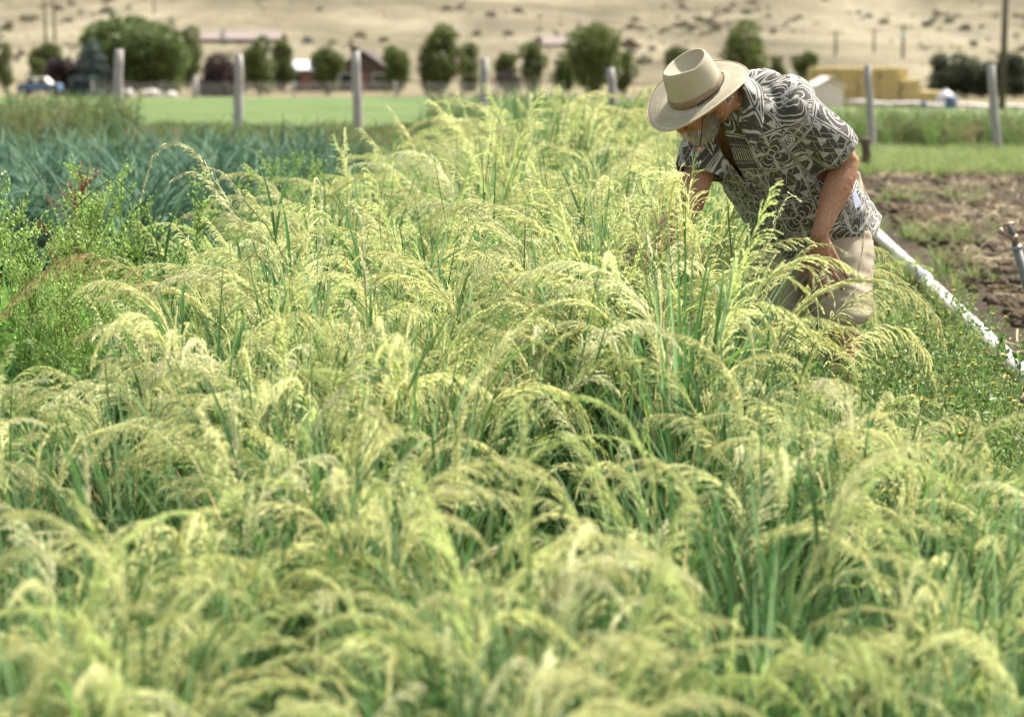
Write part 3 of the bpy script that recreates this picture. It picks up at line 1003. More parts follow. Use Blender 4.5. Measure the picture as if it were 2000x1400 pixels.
# ------------------------------------------------------------------ the man
def remesh(mb, vox, it=4, fac=.5):
    me = bpy.data.meshes.new("tmp")
    me.from_pydata(mb.v, [], mb.f)
    bm = bmesh.new(); bm.from_mesh(me); bmesh.ops.recalc_face_normals(bm, faces=bm.faces); bm.to_mesh(me); bm.free()
    o = bpy.data.objects.new("tmp", me); COL.objects.link(o)
    r = o.modifiers.new("r", 'REMESH'); r.mode = 'VOXEL'; r.voxel_size = vox
    q = o.modifiers.new("s", 'SMOOTH'); q.iterations = it; q.factor = fac
    dg = bpy.context.evaluated_depsgraph_get()
    res = bpy.data.meshes.new_from_object(o.evaluated_get(dg))
    bpy.data.objects.remove(o)
    return res


def verts(me):
    a = np.zeros(len(me.vertices) * 3, np.float32); me.vertices.foreach_get("co", a); return a.reshape(-1, 3)


def norms(me):
    a = np.zeros(len(me.vertices) * 3, np.float32); me.vertices.foreach_get("normal", a); return a.reshape(-1, 3)


def setv(me, V): me.vertices.foreach_set("co", np.asarray(V, np.float32).ravel()); me.update()


def cut(me, tests):
    """tests: list of (point, normal, radius): drop what lies beyond the plane, then lay the rim on it"""
    bm = bmesh.new(); bm.from_mesh(me)
    for p, n, rad in tests:
        kill = []
        for f in bm.faces:
            q_ = f.calc_center_median() - p; h_ = q_.dot(n)
            # a negative radius: only inside a tube round the axis
            if h_ > 0 and (q_.length < rad if rad > 0 else (h_ < .06 and (q_ - n * h_).length < -rad)): kill.append(f)
        bmesh.ops.delete(bm, geom=kill, context='FACES')
    lone = [v for v in bm.verts if not v.link_faces]
    bmesh.ops.delete(bm, geom=lone, context='VERTS')
    for v in bm.verts:
        if v.is_boundary:
            for p, n, rad in tests:
                d = (v.co - p).dot(n)
                if abs(d) < .025 and (v.co - p).length < abs(rad) * 1.15:
                    v.co -= n * d; break
    bm.to_mesh(me); bm.free(); me.update()


def wrinkle(me, amp, fn):
    V = verts(me); Nn = norms(me)
    d = np.array([fn(Vector(p)) for p in V]) * amp
    setv(me, V + Nn * d[:, None])


def ring(c, S, Fv, rx, ry, n=28, e=2.3, back=1.0):
    out = []
    for k in range(n):
        a = 2 * math.pi * k / n
        ca, sa = math.cos(a), math.sin(a)
        x = math.copysign(abs(ca) ** (2 / e), ca) * rx; y = math.copysign(abs(sa) ** (2 / e), sa) * ry * (back if sa < 0 else 1)
        out.append(c + S * x + Fv * y)
    return out


def limb(mb, pts, rad, n=14):
    """tapered limb with round ends"""
    pts = [Vector(p) for p in pts]
    mb.tube(pts, rad, n)
    mb.ball(pts[0], rad[0], n, 8); mb.ball(pts[-1], rad[-1], n, 8)


def lerp(a, b, t): return a + (b - a) * t


J = dict(
    pelvis=W(1585, 432, 7.32), waist=W(1565, 372, 7.24), chest=W(1512, 272, 7.08), neck0=W(1414, 190, 6.91),
    shL=W(1562, 222, 6.92), elL=W(1655, 316, 7.00), wrL=W(1600, 458, 6.90),
    shR=W(1392, 240, 7.05), elR=W(1348, 402, 6.98), wrR=W(1272, 492, 6.80),
    hipL=W(1632, 450, 7.28), knL=W(1636, 622, 7.10), anL=W(1648, 872, 7.28),
    hipR=W(1530, 455, 7.38), knR=W(1512, 632, 7.22), anR=W(1515, 862, 7.42))
AX = (J['neck0'] - J['pelvis']).normalized()
SH = (J['shL'] - J['shR']); SHn = (SH - AX * SH.dot(AX)).normalized()          # towards his left
FR = SHn.cross(AX).normalized()
if FR.y > 0: FR = -FR                                                           # the chest looks at the camera and down
HA = Vector((-.406, -.46, .79)).normalized()                                    # hat axis
HF = Vector((-.765, -.30, -.57)); HF = (HF - HA * HF.dot(HA)).normalized()      # where the face looks
HL = -HF.cross(HA).normalized()                                                 # towards his left ear
HATC = W(1361, 180, 6.82)
HC = HATC - HA * .042 + HF * -.006                                              # head centre

body = MB()
# trunk
prof = [(-.10, .135, .105), (0, .17, .12), (.16, .155, .10), (.32, .15, .075), (.46, .14, .06), (.56, .09, .06)]
tot = (J['neck0'] - J['pelvis']).length
rings = []
for t, rx, ry in prof:
    u = t / .56
    c = J['pelvis'] + AX * (u * tot) - FR * .015 * math.sin(max(0, u) * 3.1)
    rings.append(ring(c, SHn, FR, rx, ry))
body.loft(rings)
body.tube([J['neck0'] - AX * .08, J['neck0'], HC - HA * .05 - HF * .015], [.075, .066, .062], 14)
# head
Mh = Matrix((HL, HF, HA)).transposed()
body.ball(HC + HA * .012 - HF * .006, (.077, .098, .098), 20, 14, Mh)
body.ball(HC - HA * .055 + HF * .038, (.058, .062, .062), 16, 10, Mh)          # jaw
body.ball(HC - HA * .098 + HF * .066, (.028, .024, .022), 12, 8, Mh)           # chin
body.ball(HC - HA * .012 + HF * .080, (.050, .022, .030), 12, 8, Mh)           # brow and cheeks
for s_ in (-1, 1): body.ball(HC - HA * .038 + HF * .070 + HL * .036 * s_, (.024, .022, .022), 10, 8, Mh)
body.tube([HC + HF * .094 - HA * .004, HC + HF * .112 - HA * .030, HC + HF * .122 - HA * .047], [.010, .013, .016], 10)
for s_ in (-1, 1): body.ball(HC + HF * .108 - HA * .050 + HL * .012 * s_, .0095, 8, 6)
body.tube([HC + HF * .099 - HA * .076 + HL * x for x in (-.022, 0, .022)], [.006, .010, .006], 8)
# ears: a rim, a bowl and a lobe
for s_ in (-1, 1):
    e0 = HC + HL * (.079 * s_) - HF * .012 - HA * .008
    Me = Matrix((HL * s_, (HF - HL * s_ * .35).normalized(), HA)).transposed()
    body.ball(e0 + HL * .004 * s_, (.010, .020, .032), 12, 8, Me)
    rim = [e0 + HL * (.012 * s_) + (-HF) * (.017 * math.sin(a) + .003) + HA * (.031 * math.cos(a)) for a in np.linspace(-.5, 2.9, 10)]
    body.tube(rim, .0052, 8)
    body.ball(e0 - HA * .031 + HF * .006 + HL * .004 * s_, .0085, 8, 6)


def bent(a, b, c, r, n=9):
    """joint path with a rounded bend at b and muscle swell"""
    P = [lerp(a, b, t) for t in np.linspace(0, .86, 5)] + [lerp(lerp(a, b, .96), lerp(b, c, .04), .5)] + [lerp(b, c, t) for t in np.linspace(.14, 1, 7)]
    R = list(np.interp(np.linspace(0, 1, len(P)), np.linspace(0, 1, len(r)), r))
    return P, R


def arm(sh, el, wr):
    P, R = bent(sh, el, wr, [.062, .057, .054, .050, .047, .052, .050, .042, .034, .030])
    limb(body, P, R, 16)


arm(J['shL'], J['elL'], J['wrL'])
arm(J['shR'], J['elR'], J['wrR'])


def finger(root, pts, r):
    limb(body, [root] + pts, list(np.linspace(r[0], r[1], len(pts) + 1)), 10)


# his left hand, spread on the thigh: back of the hand to the camera
wl = J['wrL']
kn = [W(1636, 516, 6.93), W(1622, 527, 6.91), W(1604, 531, 6.905), W(1585, 526, 6.92)]   # little .. index finger knuckles
palm = MB()
for k_ in kn: limb(body, [lerp(wl, k_, .05), lerp(wl, k_, .5), k_], [.025, .021, .0145], 10)
body.ball(W(1606, 496, 6.925), (.040, .020, .044), 14, 10)
tips = [[W(1645, 528, 6.93), W(1652, 537, 6.945), W(1657, 545, 6.965)], [W(1634, 544, 6.91), W(1641, 556, 6.925), W(1645, 565, 6.945)],
        [W(1610, 552, 6.895), W(1614, 567, 6.91), W(1616, 578, 6.93)], [W(1587, 546, 6.905), W(1589, 560, 6.92), W(1590, 570, 6.94)]]
for k_, t_, r in zip(kn, tips, ((.0098, .0072), (.0106, .0078), (.011, .008), (.0106, .0078))): finger(k_, t_, r)
finger(W(1584, 492, 6.93), [W(1572, 505, 6.93), W(1566, 520, 6.935), W(1566, 533, 6.95)], (.016, .009))
# his right hand, closed round millet stalks
wr = J['wrR']
hd = (W(1236, 520, 6.72) - wr).normalized()
hs = hd.cross(Vector((0, -1, .2))).normalized(); hn = hs.cross(hd)
palmc = wr + hd * .055
body.ball(palmc, (.040, .050, .022), 14, 10, Matrix((hs, hd, hn)).transposed())
limb(body, [wr, palmc], [.028, .026], 10)
for i in range(4):
    k0 = wr + hd * (.092 - .006 * abs(i - 1.2)) + hs * (.030 - .020 * i) + hn * .004
    finger(k0, [k0 + hd * .030 + hn * .018 * -1, k0 + hd * .034 - hn * .044, k0 + hd * .012 - hn * .055], (.0105, .0078))
t0 = wr + hd * .035 + hs * .034
finger(t0, [t0 + hs * .022 + hd * .022 - hn * .012, t0 + hs * .014 + hd * .048 - hn * .030, t0 + hd * .066 + hs * .004 - hn * .042], (.014, .009))
# legs, calves and feet in low shoes
for h, k, a in (('hipL', 'knL', 'anL'), ('hipR', 'knR', 'anR')):
    P, R = bent(J[h], J[k], J[a], [.092, .088, .078, .066, .058, .060, .060, .050, .040, .036])
    limb(body, P, R, 16)
    body.ball(lerp(J[k], J[a], .28) + Vector((.008, .02, 0)), (.05, .05, .10), 12, 10)
    f = J[a] + Vector((0, 0, -.035))
    limb(body, [f + Vector((.01, .05, -.01)), f + Vector((-.03, -.05, -.015)), f + Vector((-.075, -.14, -.03))], [.034, .040, .026], 10)
ORG = Vector((J['anL'].x * .5 + J['anR'].x * .5, 7.3, 0))
bme = remesh(body, .0042, 3, .45)


def rebase(me): setv(me, verts(me) - np.array(ORG)); return me


wrinkle(bme, .0011, lambda p: mnoise.fractal(p * 55, 1, 2, 3))
rebase(bme)
bme.polygons.foreach_set("use_smooth", [True] * len(bme.polygons))
m = Mat("weathered skin", .55, .35)
n1 = m.noise(9, 5, m.obj()); n2 = m.noise(190, 4, m.obj(), rough=.7)
c = m.ramp(n1, [(.3, (.30, .150, .080)), (.55, (.38, .20, .115)), (.75, (.44, .25, .155))])
c = m.mixc(m.ramp(n2, [(.45, (0, 0, 0)), (.62, (.7, .7, .7))]), c, (.22, .10, .052))
m.color(c).bump(n2, .35, .003)
m.b.inputs["Subsurface Weight"].default_value = .12
m.b.inputs["Subsurface Radius"].default_value = (.01, .004, .002)
M_SKIN = m.m
man = link("person", bme, M_SKIN); man.location = ORG
tag(man, "man in tan brimmed hat and dark patterned shirt bending over the millet", "person")


def child(name, me, mat, parent=None, sm=True):
    if sm: me.polygons.foreach_set("use_smooth", [True] * len(me.polygons))
    o = link(name, me, mat, parent or man)
    return o


def mbchild(name, mb, mat, parent=None, sm=True):
    o = mb.build(name, mat, None, sm)
    rebase(o.data); o.parent = parent or man
    return o


# eyes
m = Mat("eye white", .2, .5); m.color((.7, .68, .62)); M_EYE = m.m
m = Mat("iris", .2, .5); m.color((.05, .08, .09)); M_IRIS = m.m
for s_ in (-1, 1):
    e = MB(); ec = HC + HF * .0865 + HL * .031 * s_ - HA * .012
    e.ball(ec, .0125, 12, 8); eo = mbchild("eye", e, M_EYE)
    e = MB(); e.ball(ec + HF * .010 - HA * .003, .0055, 10, 6); mbchild("iris", e, M_IRIS, eo)
# fingernails
m = Mat("nail", .35, .4); m.color((.58, .36, .27)); M_NAIL = m.m
for t_ in tips:
    e = MB(); d = (t_[2] - t_[1]).normalized(); nn = Vector((.1, -1, .3)); nn = (nn - d * nn.dot(d)).normalized(); sx = d.cross(nn)
    e.ball(t_[2] + nn * .0062 - d * .001, (.0055, .008, .0022), 8, 6, Matrix((sx, d, nn)).transposed()); mbchild("fingernail", e, M_NAIL)


# hair, beard: short strands
def strands(name, roots, dirs, L, col, parent=None, w=.0009):
    pb = PB(); rng = np.random.default_rng(len(roots))
    R = np.asarray(roots); D = unit(np.asarray(dirs) + rng.normal(0, .28, (len(R), 3)))
    S = unit(np.cross(D, rng.normal(0, 1, (len(R), 3))))
    LL = (L * rng.uniform(.6, 1.3, len(R)))[:, None]
    mid = R + D * LL * .55; tip = R + unit(D + np.array([0, 0, -.6])) * LL
    V = np.stack([R - S * w, R + S * w, mid + S * w * .8, mid - S * w * .8, tip], 1).reshape(-1, 3) - np.array(ORG)
    i = np.arange(len(R)) * 5
    c = np.repeat(np.asarray(col) * (1 + rng.uniform(-.35, .25, (len(R), 1))), 5, 0)
    if name == 'beard':                                             # white at the chin, darker on the cheeks
        c = c * np.repeat(np.clip(.45 + 6.5 * ((R - Hc) @ Hf - .01), .4, 1.35), 5)[:, None]
    pb.put(V, np.stack([i, i + 1, i + 2, i + 3], 1), np.stack([i + 3, i + 2, i + 4], 1), c)
    V, f, C = pb.get()
    return link(name, mesh_np(name, V, f, C), M_HAIR, parent or man)


m = Mat("grey hair", .6, .3); a = m.node("ShaderNodeAttribute", attribute_name="col"); m.color(a.outputs[0]); M_HAIR = m.m
rb = np.random.default_rng(5)
Hl, Hf, Ha, Hc = (np.array(v) for v in (HL, HF, HA, HC))
rt, dr = [], []
bv = verts(bme) + np.array(ORG); bn = norms(bme)
loc = (bv - Hc); lx, lf, la = loc @ Hl, loc @ Hf, loc @ Ha
near = np.linalg.norm(loc, axis=1) < .16
sel = near & (la < -.050) & (lf > .002) & (la > -.135) & ~((np.abs(lx) < .018) & (la > -.085) & (la < -.068) & (lf > .09)) & (np.abs(lx) < .078)
sel |= near & (la < -.012) & (la > -.06) & (np.abs(lx) > .055) & (lf > .008) & (lf < .045)      # sideburns
ids = np.nonzero(sel)[0]
pick = rb.choice(ids, 5200)
strands("beard", bv[pick] + rb.normal(0, .0015, (len(pick), 3)), bn[pick] * .35 + Hf * .25 - Ha * .7, .020, (.53, .46, .37))
ids = np.nonzero(near & (lf < -.03) & (la > -.030) & (la < .05) & (np.abs(lx) < .081))[0]
pick = rb.choice(ids, 4200)
strands("hair", bv[pick] + rb.normal(0, .0015, (len(pick), 3)), bn[pick] * .3 - Ha * .9, .012, (.33, .31, .28))

# hat
def hat_surface(mode):
    nth = 72
    rows = []
    def P(th, rx, ry, z): return HATC + HL * (rx * math.cos(th)) + HF * (ry * math.sin(th)) + HA * z
    th = [2 * math.pi * k / nth for k in range(nth)]
    if mode == 'brim':
        for t in np.linspace(1, 0, 11):
            row = []
            for a in th:
                cx = 1.0 + .02 * math.sin(3 * a + .6)
                rx = lerp(.083, .166, t) * cx; ry = lerp(.101, .190, t) * cx
                z = .019 * t ** 1.5 * math.cos(a) ** 2 - .018 * t ** 1.3 * math.sin(a) ** 2 - .004 * t + .004 * t * math.sin(2 * a + 1)
                row.append(P(a, rx, ry, z))
            rows.append(row)
    # crown wall, ridge and dent
    wall = [(0, 1.0), (.022, .99), (.05, .955), (.08, .91), (.102, .865), (.117, .815), (.124, .765), (.1245, .72)]
    for h, k in wall:
        row = []
        for a in th:
            fpin = 1 - .36 * (h / .1245) ** 1.6 * max(0, math.sin(a)) ** 1.1 * abs(math.cos(a)) ** .5
            hh = h * (1.0 + .05 * max(0, -math.sin(a)) + .10 * max(0, math.sin(a)))
            row.append(P(a, .083 * k * fpin, .101 * (k + .03 * (h / .1)), hh * .95))
        rows.append(row)
    for k in (.66, .58, .46, .32, .16, .04):
        row = []
        for a in th:
            x, y = k * math.cos(a), k * math.sin(a)
            dent = .032 * (1 - (k / .72) ** 2) ** .75
            z = .1245 * (1.0 + (.05 * max(0, -y) + .10 * max(0, y)) / .72) - dent
            fp_ = 1 - .36 * max(0, math.sin(a)) ** 1.1 * abs(math.cos(a)) ** .5
            row.append(P(a, .083 * k * fp_, .101 * (k + .036), z * .95))
        rows.append(row)
    V = [q for r in rows for q in r]
    F = [(i * nth + k, i * nth + (k + 1) % nth, (i + 1) * nth + (k + 1) % nth, (i + 1) * nth + k) for i in range(len(rows) - 1) for k in range(nth)]
    F.append(tuple((len(rows) - 1) * nth + k for k in range(nth)))
    return V, F, rows


V, F, rows = hat_surface('brim')
mb = MB(); mb.add(V, F)
m = Mat("hat canvas", .85, .2)
w1 = m.node("ShaderNodeTexWave", wave_type='BANDS'); w1.inputs["Scale"].default_value = 260; w1.inputs["Distortion"].default_value = 1
m.l(m.obj(), w1.inputs["Vector"])
n1 = m.noise(14, 5, m.obj()); n2 = m.noise(420, 3, m.obj())
c = m.ramp(n1, [(.3, (.37, .33, .235)), (.7, (.44, .405, .30))])
c = m.mixc(m.ramp(m.noise(5, 5, m.obj(), rough=.65), [(.5, (0, 0, 0)), (.7, (.5, .5, .5))]), c, (.30, .265, .18))
m.color(c).bump((N(n2) + N(w1.outputs["Fac"]) * .3).s, .25, .002)
hat = mbchild("hat", mb, m.m)
so_ = hat.modifiers.new("thick", 'SOLIDIFY'); so_.thickness = .0026; so_.offset = 1
m = Mat("hat band", .7, .3); n1 = m.noise(60, 4, m.obj()); m.color(m.ramp(n1, [(.3, (.19, .135, .08)), (.7, (.26, .19, .12))])).bump(n1, .3, .002); M_BAND = m.m
mb = MB(); nb = 72
def hp(a, rx, ry, z): return HATC + HL * (rx * math.cos(a)) + HF * (ry * math.sin(a)) + HA * z
th = [2 * math.pi * k / nb for k in range(nb)]
sec = [(.005, 1.004), (.005, 1.035), (.012, 1.042), (.027, 1.030), (.030, 1.015), (.030, .985)]
Vb = [hp(a, .083 * k, .101 * k, z) for z, k in sec for a in th]
mb.add(Vb, [(i * nb + k, i * nb + (k + 1) % nb, (i + 1) * nb + (k + 1) % nb, (i + 1) * nb + k) for i in range(len(sec) - 1) for k in range(nb)])
mbchild("hat_band", mb, M_BAND, hat)
mb = MB(); e = rows[0]; mb.tube(e + [e[0], e[1]], .0026, 8, cap=False); m = Mat("brim binding", .7, .3); m.color((.44, .33, .22)); mbchild("brim_edge", mb, m.m, hat)
# stitched rings on the brim
m = Mat("brim stitching", .8, .2); m.color((.36, .33, .25)); M_ST = m.m
for r_i in (2, 3, 4, 5, 6):
    mb = MB(); q = [p + HA * .0032 for p in rows[r_i]]; mb.tube(q + [q[0]], .0006, 4, cap=False); mbchild("stitching", mb, M_ST, hat)
m = Mat("black cord", .6, .3); m.color((.012, .011, .010)); M_CORD = m.m
mb = MB()
arc = [hp(a, .083 * 1.075, .101 * 1.075, .010) for a in np.linspace(-1.9, .45, 26)]
mb.tube(arc + [hp(.5, .083 * 1.10, .101 * 1.10, .004)], .0022, 6)
mbchild("hat_cord", mb, M_CORD, hat)
mb = MB(); c0 = HC + HF * .045 + HL * .060 - HA * .02
cend = W(1367, 290, 6.74)
c1 = W(1372, 222, 6.74)
mb.tube([c0, c1, lerp(c1, cend, .4) + Vector((.002, 0, 0)), cend], .0019, 6)
mb.tube([cend, cend + Vector((.004, .01, -.03)), cend + Vector((-.006, .02, -.055)), cend + Vector((-.004, .02, -.075))], .0019, 6)
mbchild("chin_cord", mb, M_CORD, hat)
mb = MB(); mb.ball(cend + Vector((-.003, -.002, -.003)), (.007, .007, .009), 10, 8); m = Mat("wooden bead", .35, .5); m.color((.45, .20, .10)); mbchild("cord_bead", mb, m.m, hat)

# ---- shirt
shirt = MB()
prof = [(-.17, .232, .175, .0), (-.08, .225, .178, .0), (0.02, .217, .172, .008), (.14, .213, .162, .014), (.28, .216, .152, .013), (.40, .205, .142, .0), (.49, .165, .105, -.01), (.54, .10, .075, -.01)]
rings = []
for t, rx, ry, o_ in prof:
    u = t / .56
    c = J['pelvis'] + AX * (u * tot) - FR * (.02 * math.sin(max(0, min(1, u)) * 3.1)) + FR * (.012 if t < .2 else 0)
    ax = SHn; c = c + SHn * o_
    if t < .05:                                                        # the hem hangs from the hips
        c = c + Vector((0, 0, .02)) * (t < -.1)
    rings.append(ring(c, ax, FR, rx, ry, 32, 2.4))
shirt.loft(rings)
cuffs = []
for sh, el, wr_, ln_ in ((J['shL'], J['elL'], J['wrL'], .80), (J['shR'], J['elR'], J['wrR'], .62)):
    d = (el - sh).normalized()
    inn = lerp(sh, J['chest'], .35)
    e_ = lerp(sh, el, ln_ + .10)
    e_ = lerp(sh, el, ln_) + d * .025
    sp_ = [inn, sh - d * .01, lerp(sh, el, .3), lerp(sh, el, .6), e_]; sr_ = [.11, .084, .086, .088, .088]
    shirt.tube(sp_, sr_, 18); shirt.ball(inn, .11, 14, 10)
    cuffs.append((lerp(sh, el, ln_), d, -.112))
shirt.ball(W(1487, 196, 7.03), .108, 16, 12); shirt.ball(W(1538, 204, 6.98), .098, 16, 12)
shirt.ball(lerp(J['shL'], J['shR'], .5) - FR * .04 - AX * .02, (.13, .09, .10), 14, 10, Matrix((SHn, FR, AX)).transposed())
sme = remesh(shirt, .0085, 8, .5)
hem_c = J['pelvis'] + AX * (-.110 / .56 * tot)
hem_n = (-AX + Vector((0, 0, -.75)) + SHn * .42).normalized()
tests = [(p, n, r) for p, n, r in cuffs] + [(hem_c, hem_n, .55), (J['neck0'] + AX * .005 + FR * .01, (AX + FR * .55).normalized(), .10)]


def fold(p):
    q = p - ORG
    a, b, c_ = q.dot(AX), q.dot(SHn), q.dot(FR)
    w = mnoise.noise(Vector((a * 5, b * 17 + a * 7, c_ * 6)))
    w2 = mnoise.noise(Vector((a * 16 + b * 12, b * 5, c_ * 8 + 4)))
    w3 = mnoise.noise(Vector((q.x * 30, q.y * 30, q.z * 30)))
    return (1 - abs(w) * 2) * .75 + (1 - abs(w2) * 2) * .6 + w3 * .22 - .6


wrinkle(sme, .0085, fold)
cut(sme, tests)
bm = bmesh.new(); bm.from_mesh(sme)
kill = []
for f in bm.faces:
    q_ = f.calc_center_median() - J['pelvis']; h_, x_, y_ = q_.dot(AX), q_.dot(SHn), q_.dot(FR)
    if y_ > .0 and h_ > .40 and abs(x_ + .045) < .10 * (h_ - .40): kill.append(f)
bmesh.ops.delete(bm, geom=kill, context='FACES')
bmesh.ops.delete(bm, geom=[v for v in bm.verts if not v.link_faces], context='VERTS')
for it in range(3):
    mv = {v: (sum((e.other_vert(v).co for e in v.link_edges if e.is_boundary), Vector()) / max(1, sum(e.is_boundary for e in v.link_edges))).lerp(v.co, .5) for v in bm.verts if v.is_boundary}
    for v, c_ in mv.items(): v.co = c_
bm.to_mesh(sme); bm.free(); sme.update()
# open front: a V at the neck
SV = verts(sme)
patt = np.zeros((len(SV), 3), np.float32)
A_, S_, F_ = (np.array(v) for v in (AX, SHn, FR)); O_ = np.array(J['pelvis'])
q = SV - O_
h = q @ A_; x = q @ S_; y = q @ F_
ang = np.arctan2(x, y)
u0 = ang * .205; v0 = h
for sh, el, _ in ((J['shL'], J['elL'], 1), (J['shR'], J['elR'], 1)):
    a0 = np.array(sh); d = np.array((el - sh)); Ls = np.linalg.norm(d); d = d / Ls
    qq = SV - a0; t = qq @ d; per = qq - t[:, None] * d; rr = np.linalg.norm(per, axis=1)
    e1 = unit(np.cross(d, np.array([0, 1., 0]))); e2 = np.cross(d, e1)
    aa = np.arctan2(per @ e1, per @ e2)
    side = (q @ S_) * (1 if sh is J['shL'] else -1)
    msk = (t > -.01) & (rr < .125) & (side > .14)
    u0 = np.where(msk, aa * .095 + 1.03, u0); v0 = np.where(msk, t + 2.0, v0)
patt[:, 0] = u0; patt[:, 1] = v0
at = sme.attributes.new("pat", 'FLOAT_VECTOR', 'POINT'); at.data.foreach_set("vector", patt.ravel())


def shirt_mat():
    m = Mat("patterned shirt", .85, .15)
    a = m.node("ShaderNodeAttribute", attribute_name="pat")
    sp_ = m.node("ShaderNodeSeparateXYZ"); m.l(a.outputs["Vector"], sp_.inputs[0])
    nx = m.noise(30, 2, a.outputs["Vector"])
    u_, v_ = N(sp_.outputs[0]) + (N(nx) - .5) * .008, N(sp_.outputs[1]) + (N(nx) - .5) * .008
    ca, sa = math.cos(.22), math.sin(.22)
    T = .158
    U = (u_ * ca - v_ * sa) / T + .28; V_ = (u_ * sa + v_ * ca) / T + .10
    iu, iv = U.floor(), V_.floor()
    fu, fv = U - iu - .5, V_ - iv - .5
    wn_ = m.node("ShaderNodeTexWhiteNoise", noise_dimensions='2D')
    cb = m.node("ShaderNodeCombineXYZ"); m.l((iu + 3.0).s, cb.inputs[0]); m.l((iv + 11.0).s, cb.inputs[1]); m.l(cb.outputs[0], wn_.inputs[0])
    hsh = N(wn_.outputs[0])
    edge = fu.abs().max(fv.abs())
    frame = (edge - .465).abs().lt(.018)
    # big four petal flower
    r = (fu * fu + fv * fv).pow(.5)
    th = N.m('ARCTAN2', fv, fu)
    pet = (th * 2.0).sin().abs().pow(.55) * .52 + .02
    o1 = (r - pet).abs().lt(.022)
    o2 = (r - pet * .78).abs().lt(.014)
    o3 = ((r - pet * .42).abs().lt(.016)) * r.gt(.1)
    spk = ((th * 2.0).cos().abs().gt(.97)) * r.gt(.1)
    flower = o1.max(o2).max(o3).max(spk).max((r - .085).abs().lt(.02)) * r.gt(.065)
    # rosettes and stars on a lattice
    g = 3.0
    gu, gv = (U * g).fract() - .5, (V_ * g).fract() - .5
    par = (((U * g).floor() + (V_ * g).floor()) * .5).fract().gt(.25)
    gr = (gu * gu + gv * gv).pow(.5); gt_ = N.m('ARCTAN2', gv, gu)
    ros = (gr - .38).abs().lt(.05).max((gr - .27).abs().lt(.03)).max(gr.lt(.24) * (gt_ * 8.0).cos().gt(.1) * gr.gt(.05))
    star = ((gu * gv).abs().lt(.010) * gr.gt(.08)).max(((gu.abs() - gv.abs()).abs().lt(.05)) * gr.gt(.2))
    star = ((gu * gv).abs().lt(.012 * 1.0) * gr.lt(.36)).max((gu.abs() + gv.abs() - .42).abs().lt(.03))
    grid = gu.abs().max(gv.abs()).gt(.46)
    lat = par.mix(ros, star).max(grid)
    # triangles
    k = 4.0
    ku, kv = (U * k).fract() - .5, (V_ * k).fract()
    tri = kv.gt(ku.abs() * 2.0) * kv.lt(.94)
    tris = (tri * (((U * k).floor() + (V_ * k).floor()) * .5).fract().gt(.25)).max((ku.abs() * 2.0 + kv - 1.0).abs().lt(.05))
    # bars and leaf sprigs
    bar = ((U * 12.0).fract().gt(.64)) * ((fv.abs()).lt(.18)).max((fv.abs() - .24).abs().lt(.02)) 
    sprig = ((r * 34.0 + th * 4.0).sin().gt(.6) * r.lt(.46)).max(frame)
    p = hsh.lt(.46).mix(hsh.lt(.70).mix(hsh.lt(.77).mix(hsh.lt(.83).mix(sprig, bar.max(frame)), tris.max(frame)), lat), flower.max(frame))
    nz = N(m.noise(95, 3, a.outputs["Vector"], rough=.7)); nz2 = N(m.noise(700, 2, a.outputs["Vector"]))
    p = (p * (nz.gt(.40))).max((1.0 - p) * nz.gt(.62) * .45)
    col = m.mixc(p.s, (.040, .037, .032), (.44, .43, .385))
    col = m.mixc((nz2 * .25).s, col, (.2, .19, .16))
    m.color(col)
    m.bump((p * .4 + nz2 * .5).s, .2, .002)
    m.b.inputs["Sheen Weight"].default_value = .15
    return m.m


M_SHIRT = shirt_mat()
rebase(sme)
shirt_o = child("shirt", sme, M_SHIRT)
md = shirt_o.modifiers.new("thick", 'SOLIDIFY'); md.thickness = .003; md.offset = 0


def surf_pt(target, h_, x_, out=.35):
    """where a ray from in front of the chest meets the shirt"""
    o_ = J['pelvis'] + AX * h_ + SHn * x_ + FR * out
    ok, loc_, nrm, _ = target.ray_cast(o_ - ORG, -FR)
    return (loc_ + ORG, nrm) if ok else (o_ - FR * (out - .15), FR)


bpy.context.view_layer.update()
m = Mat("shirt button", .3, .5); m.color((.42, .41, .37)); M_BTN = m.m
PLX = -.045
for hb in (.385, .215, .115, .015):
    p, nrm = surf_pt(shirt_o, hb, PLX)
    mb = MB(); up = AX; sx = nrm.cross(up).normalized(); mb.ball(p + nrm * .004, (.0062, .0062, .0022), 12, 6, Matrix((sx, sx.cross(nrm), nrm)).transposed())
    mbchild("button", mb, M_BTN, shirt_o)
# button placket: a doubled strip down the front
mb = MB(); ra, rb_ = [], []
for hb in np.linspace(.42, -.06, 22):
    for lst, dx in ((ra, -.020), (rb_, .018)):
        p, nrm = surf_pt(shirt_o, hb, PLX + dx); lst.append(p + nrm * .0045)
n_ = len(ra)
mb.add(ra + rb_, [(i, i + n_, i + n_ + 1, i + 1) for i in range(n_ - 1)])
pl = mb.build("placket", M_SHIRT, None, True)
PV = verts(pl.data); pq = PV - O_
at = pl.data.attributes.new("pat", 'FLOAT_VECTOR', 'POINT')
at.data.foreach_set("vector", np.stack([np.arctan2(pq @ S_, pq @ F_) * .205 + .31, pq @ A_ + .07, np.zeros(len(PV))], 1).astype(np.float32).ravel())
rebase(pl.data); pl.parent = shirt_o
md = pl.modifiers.new("thick", 'SOLIDIFY'); md.thickness = .003
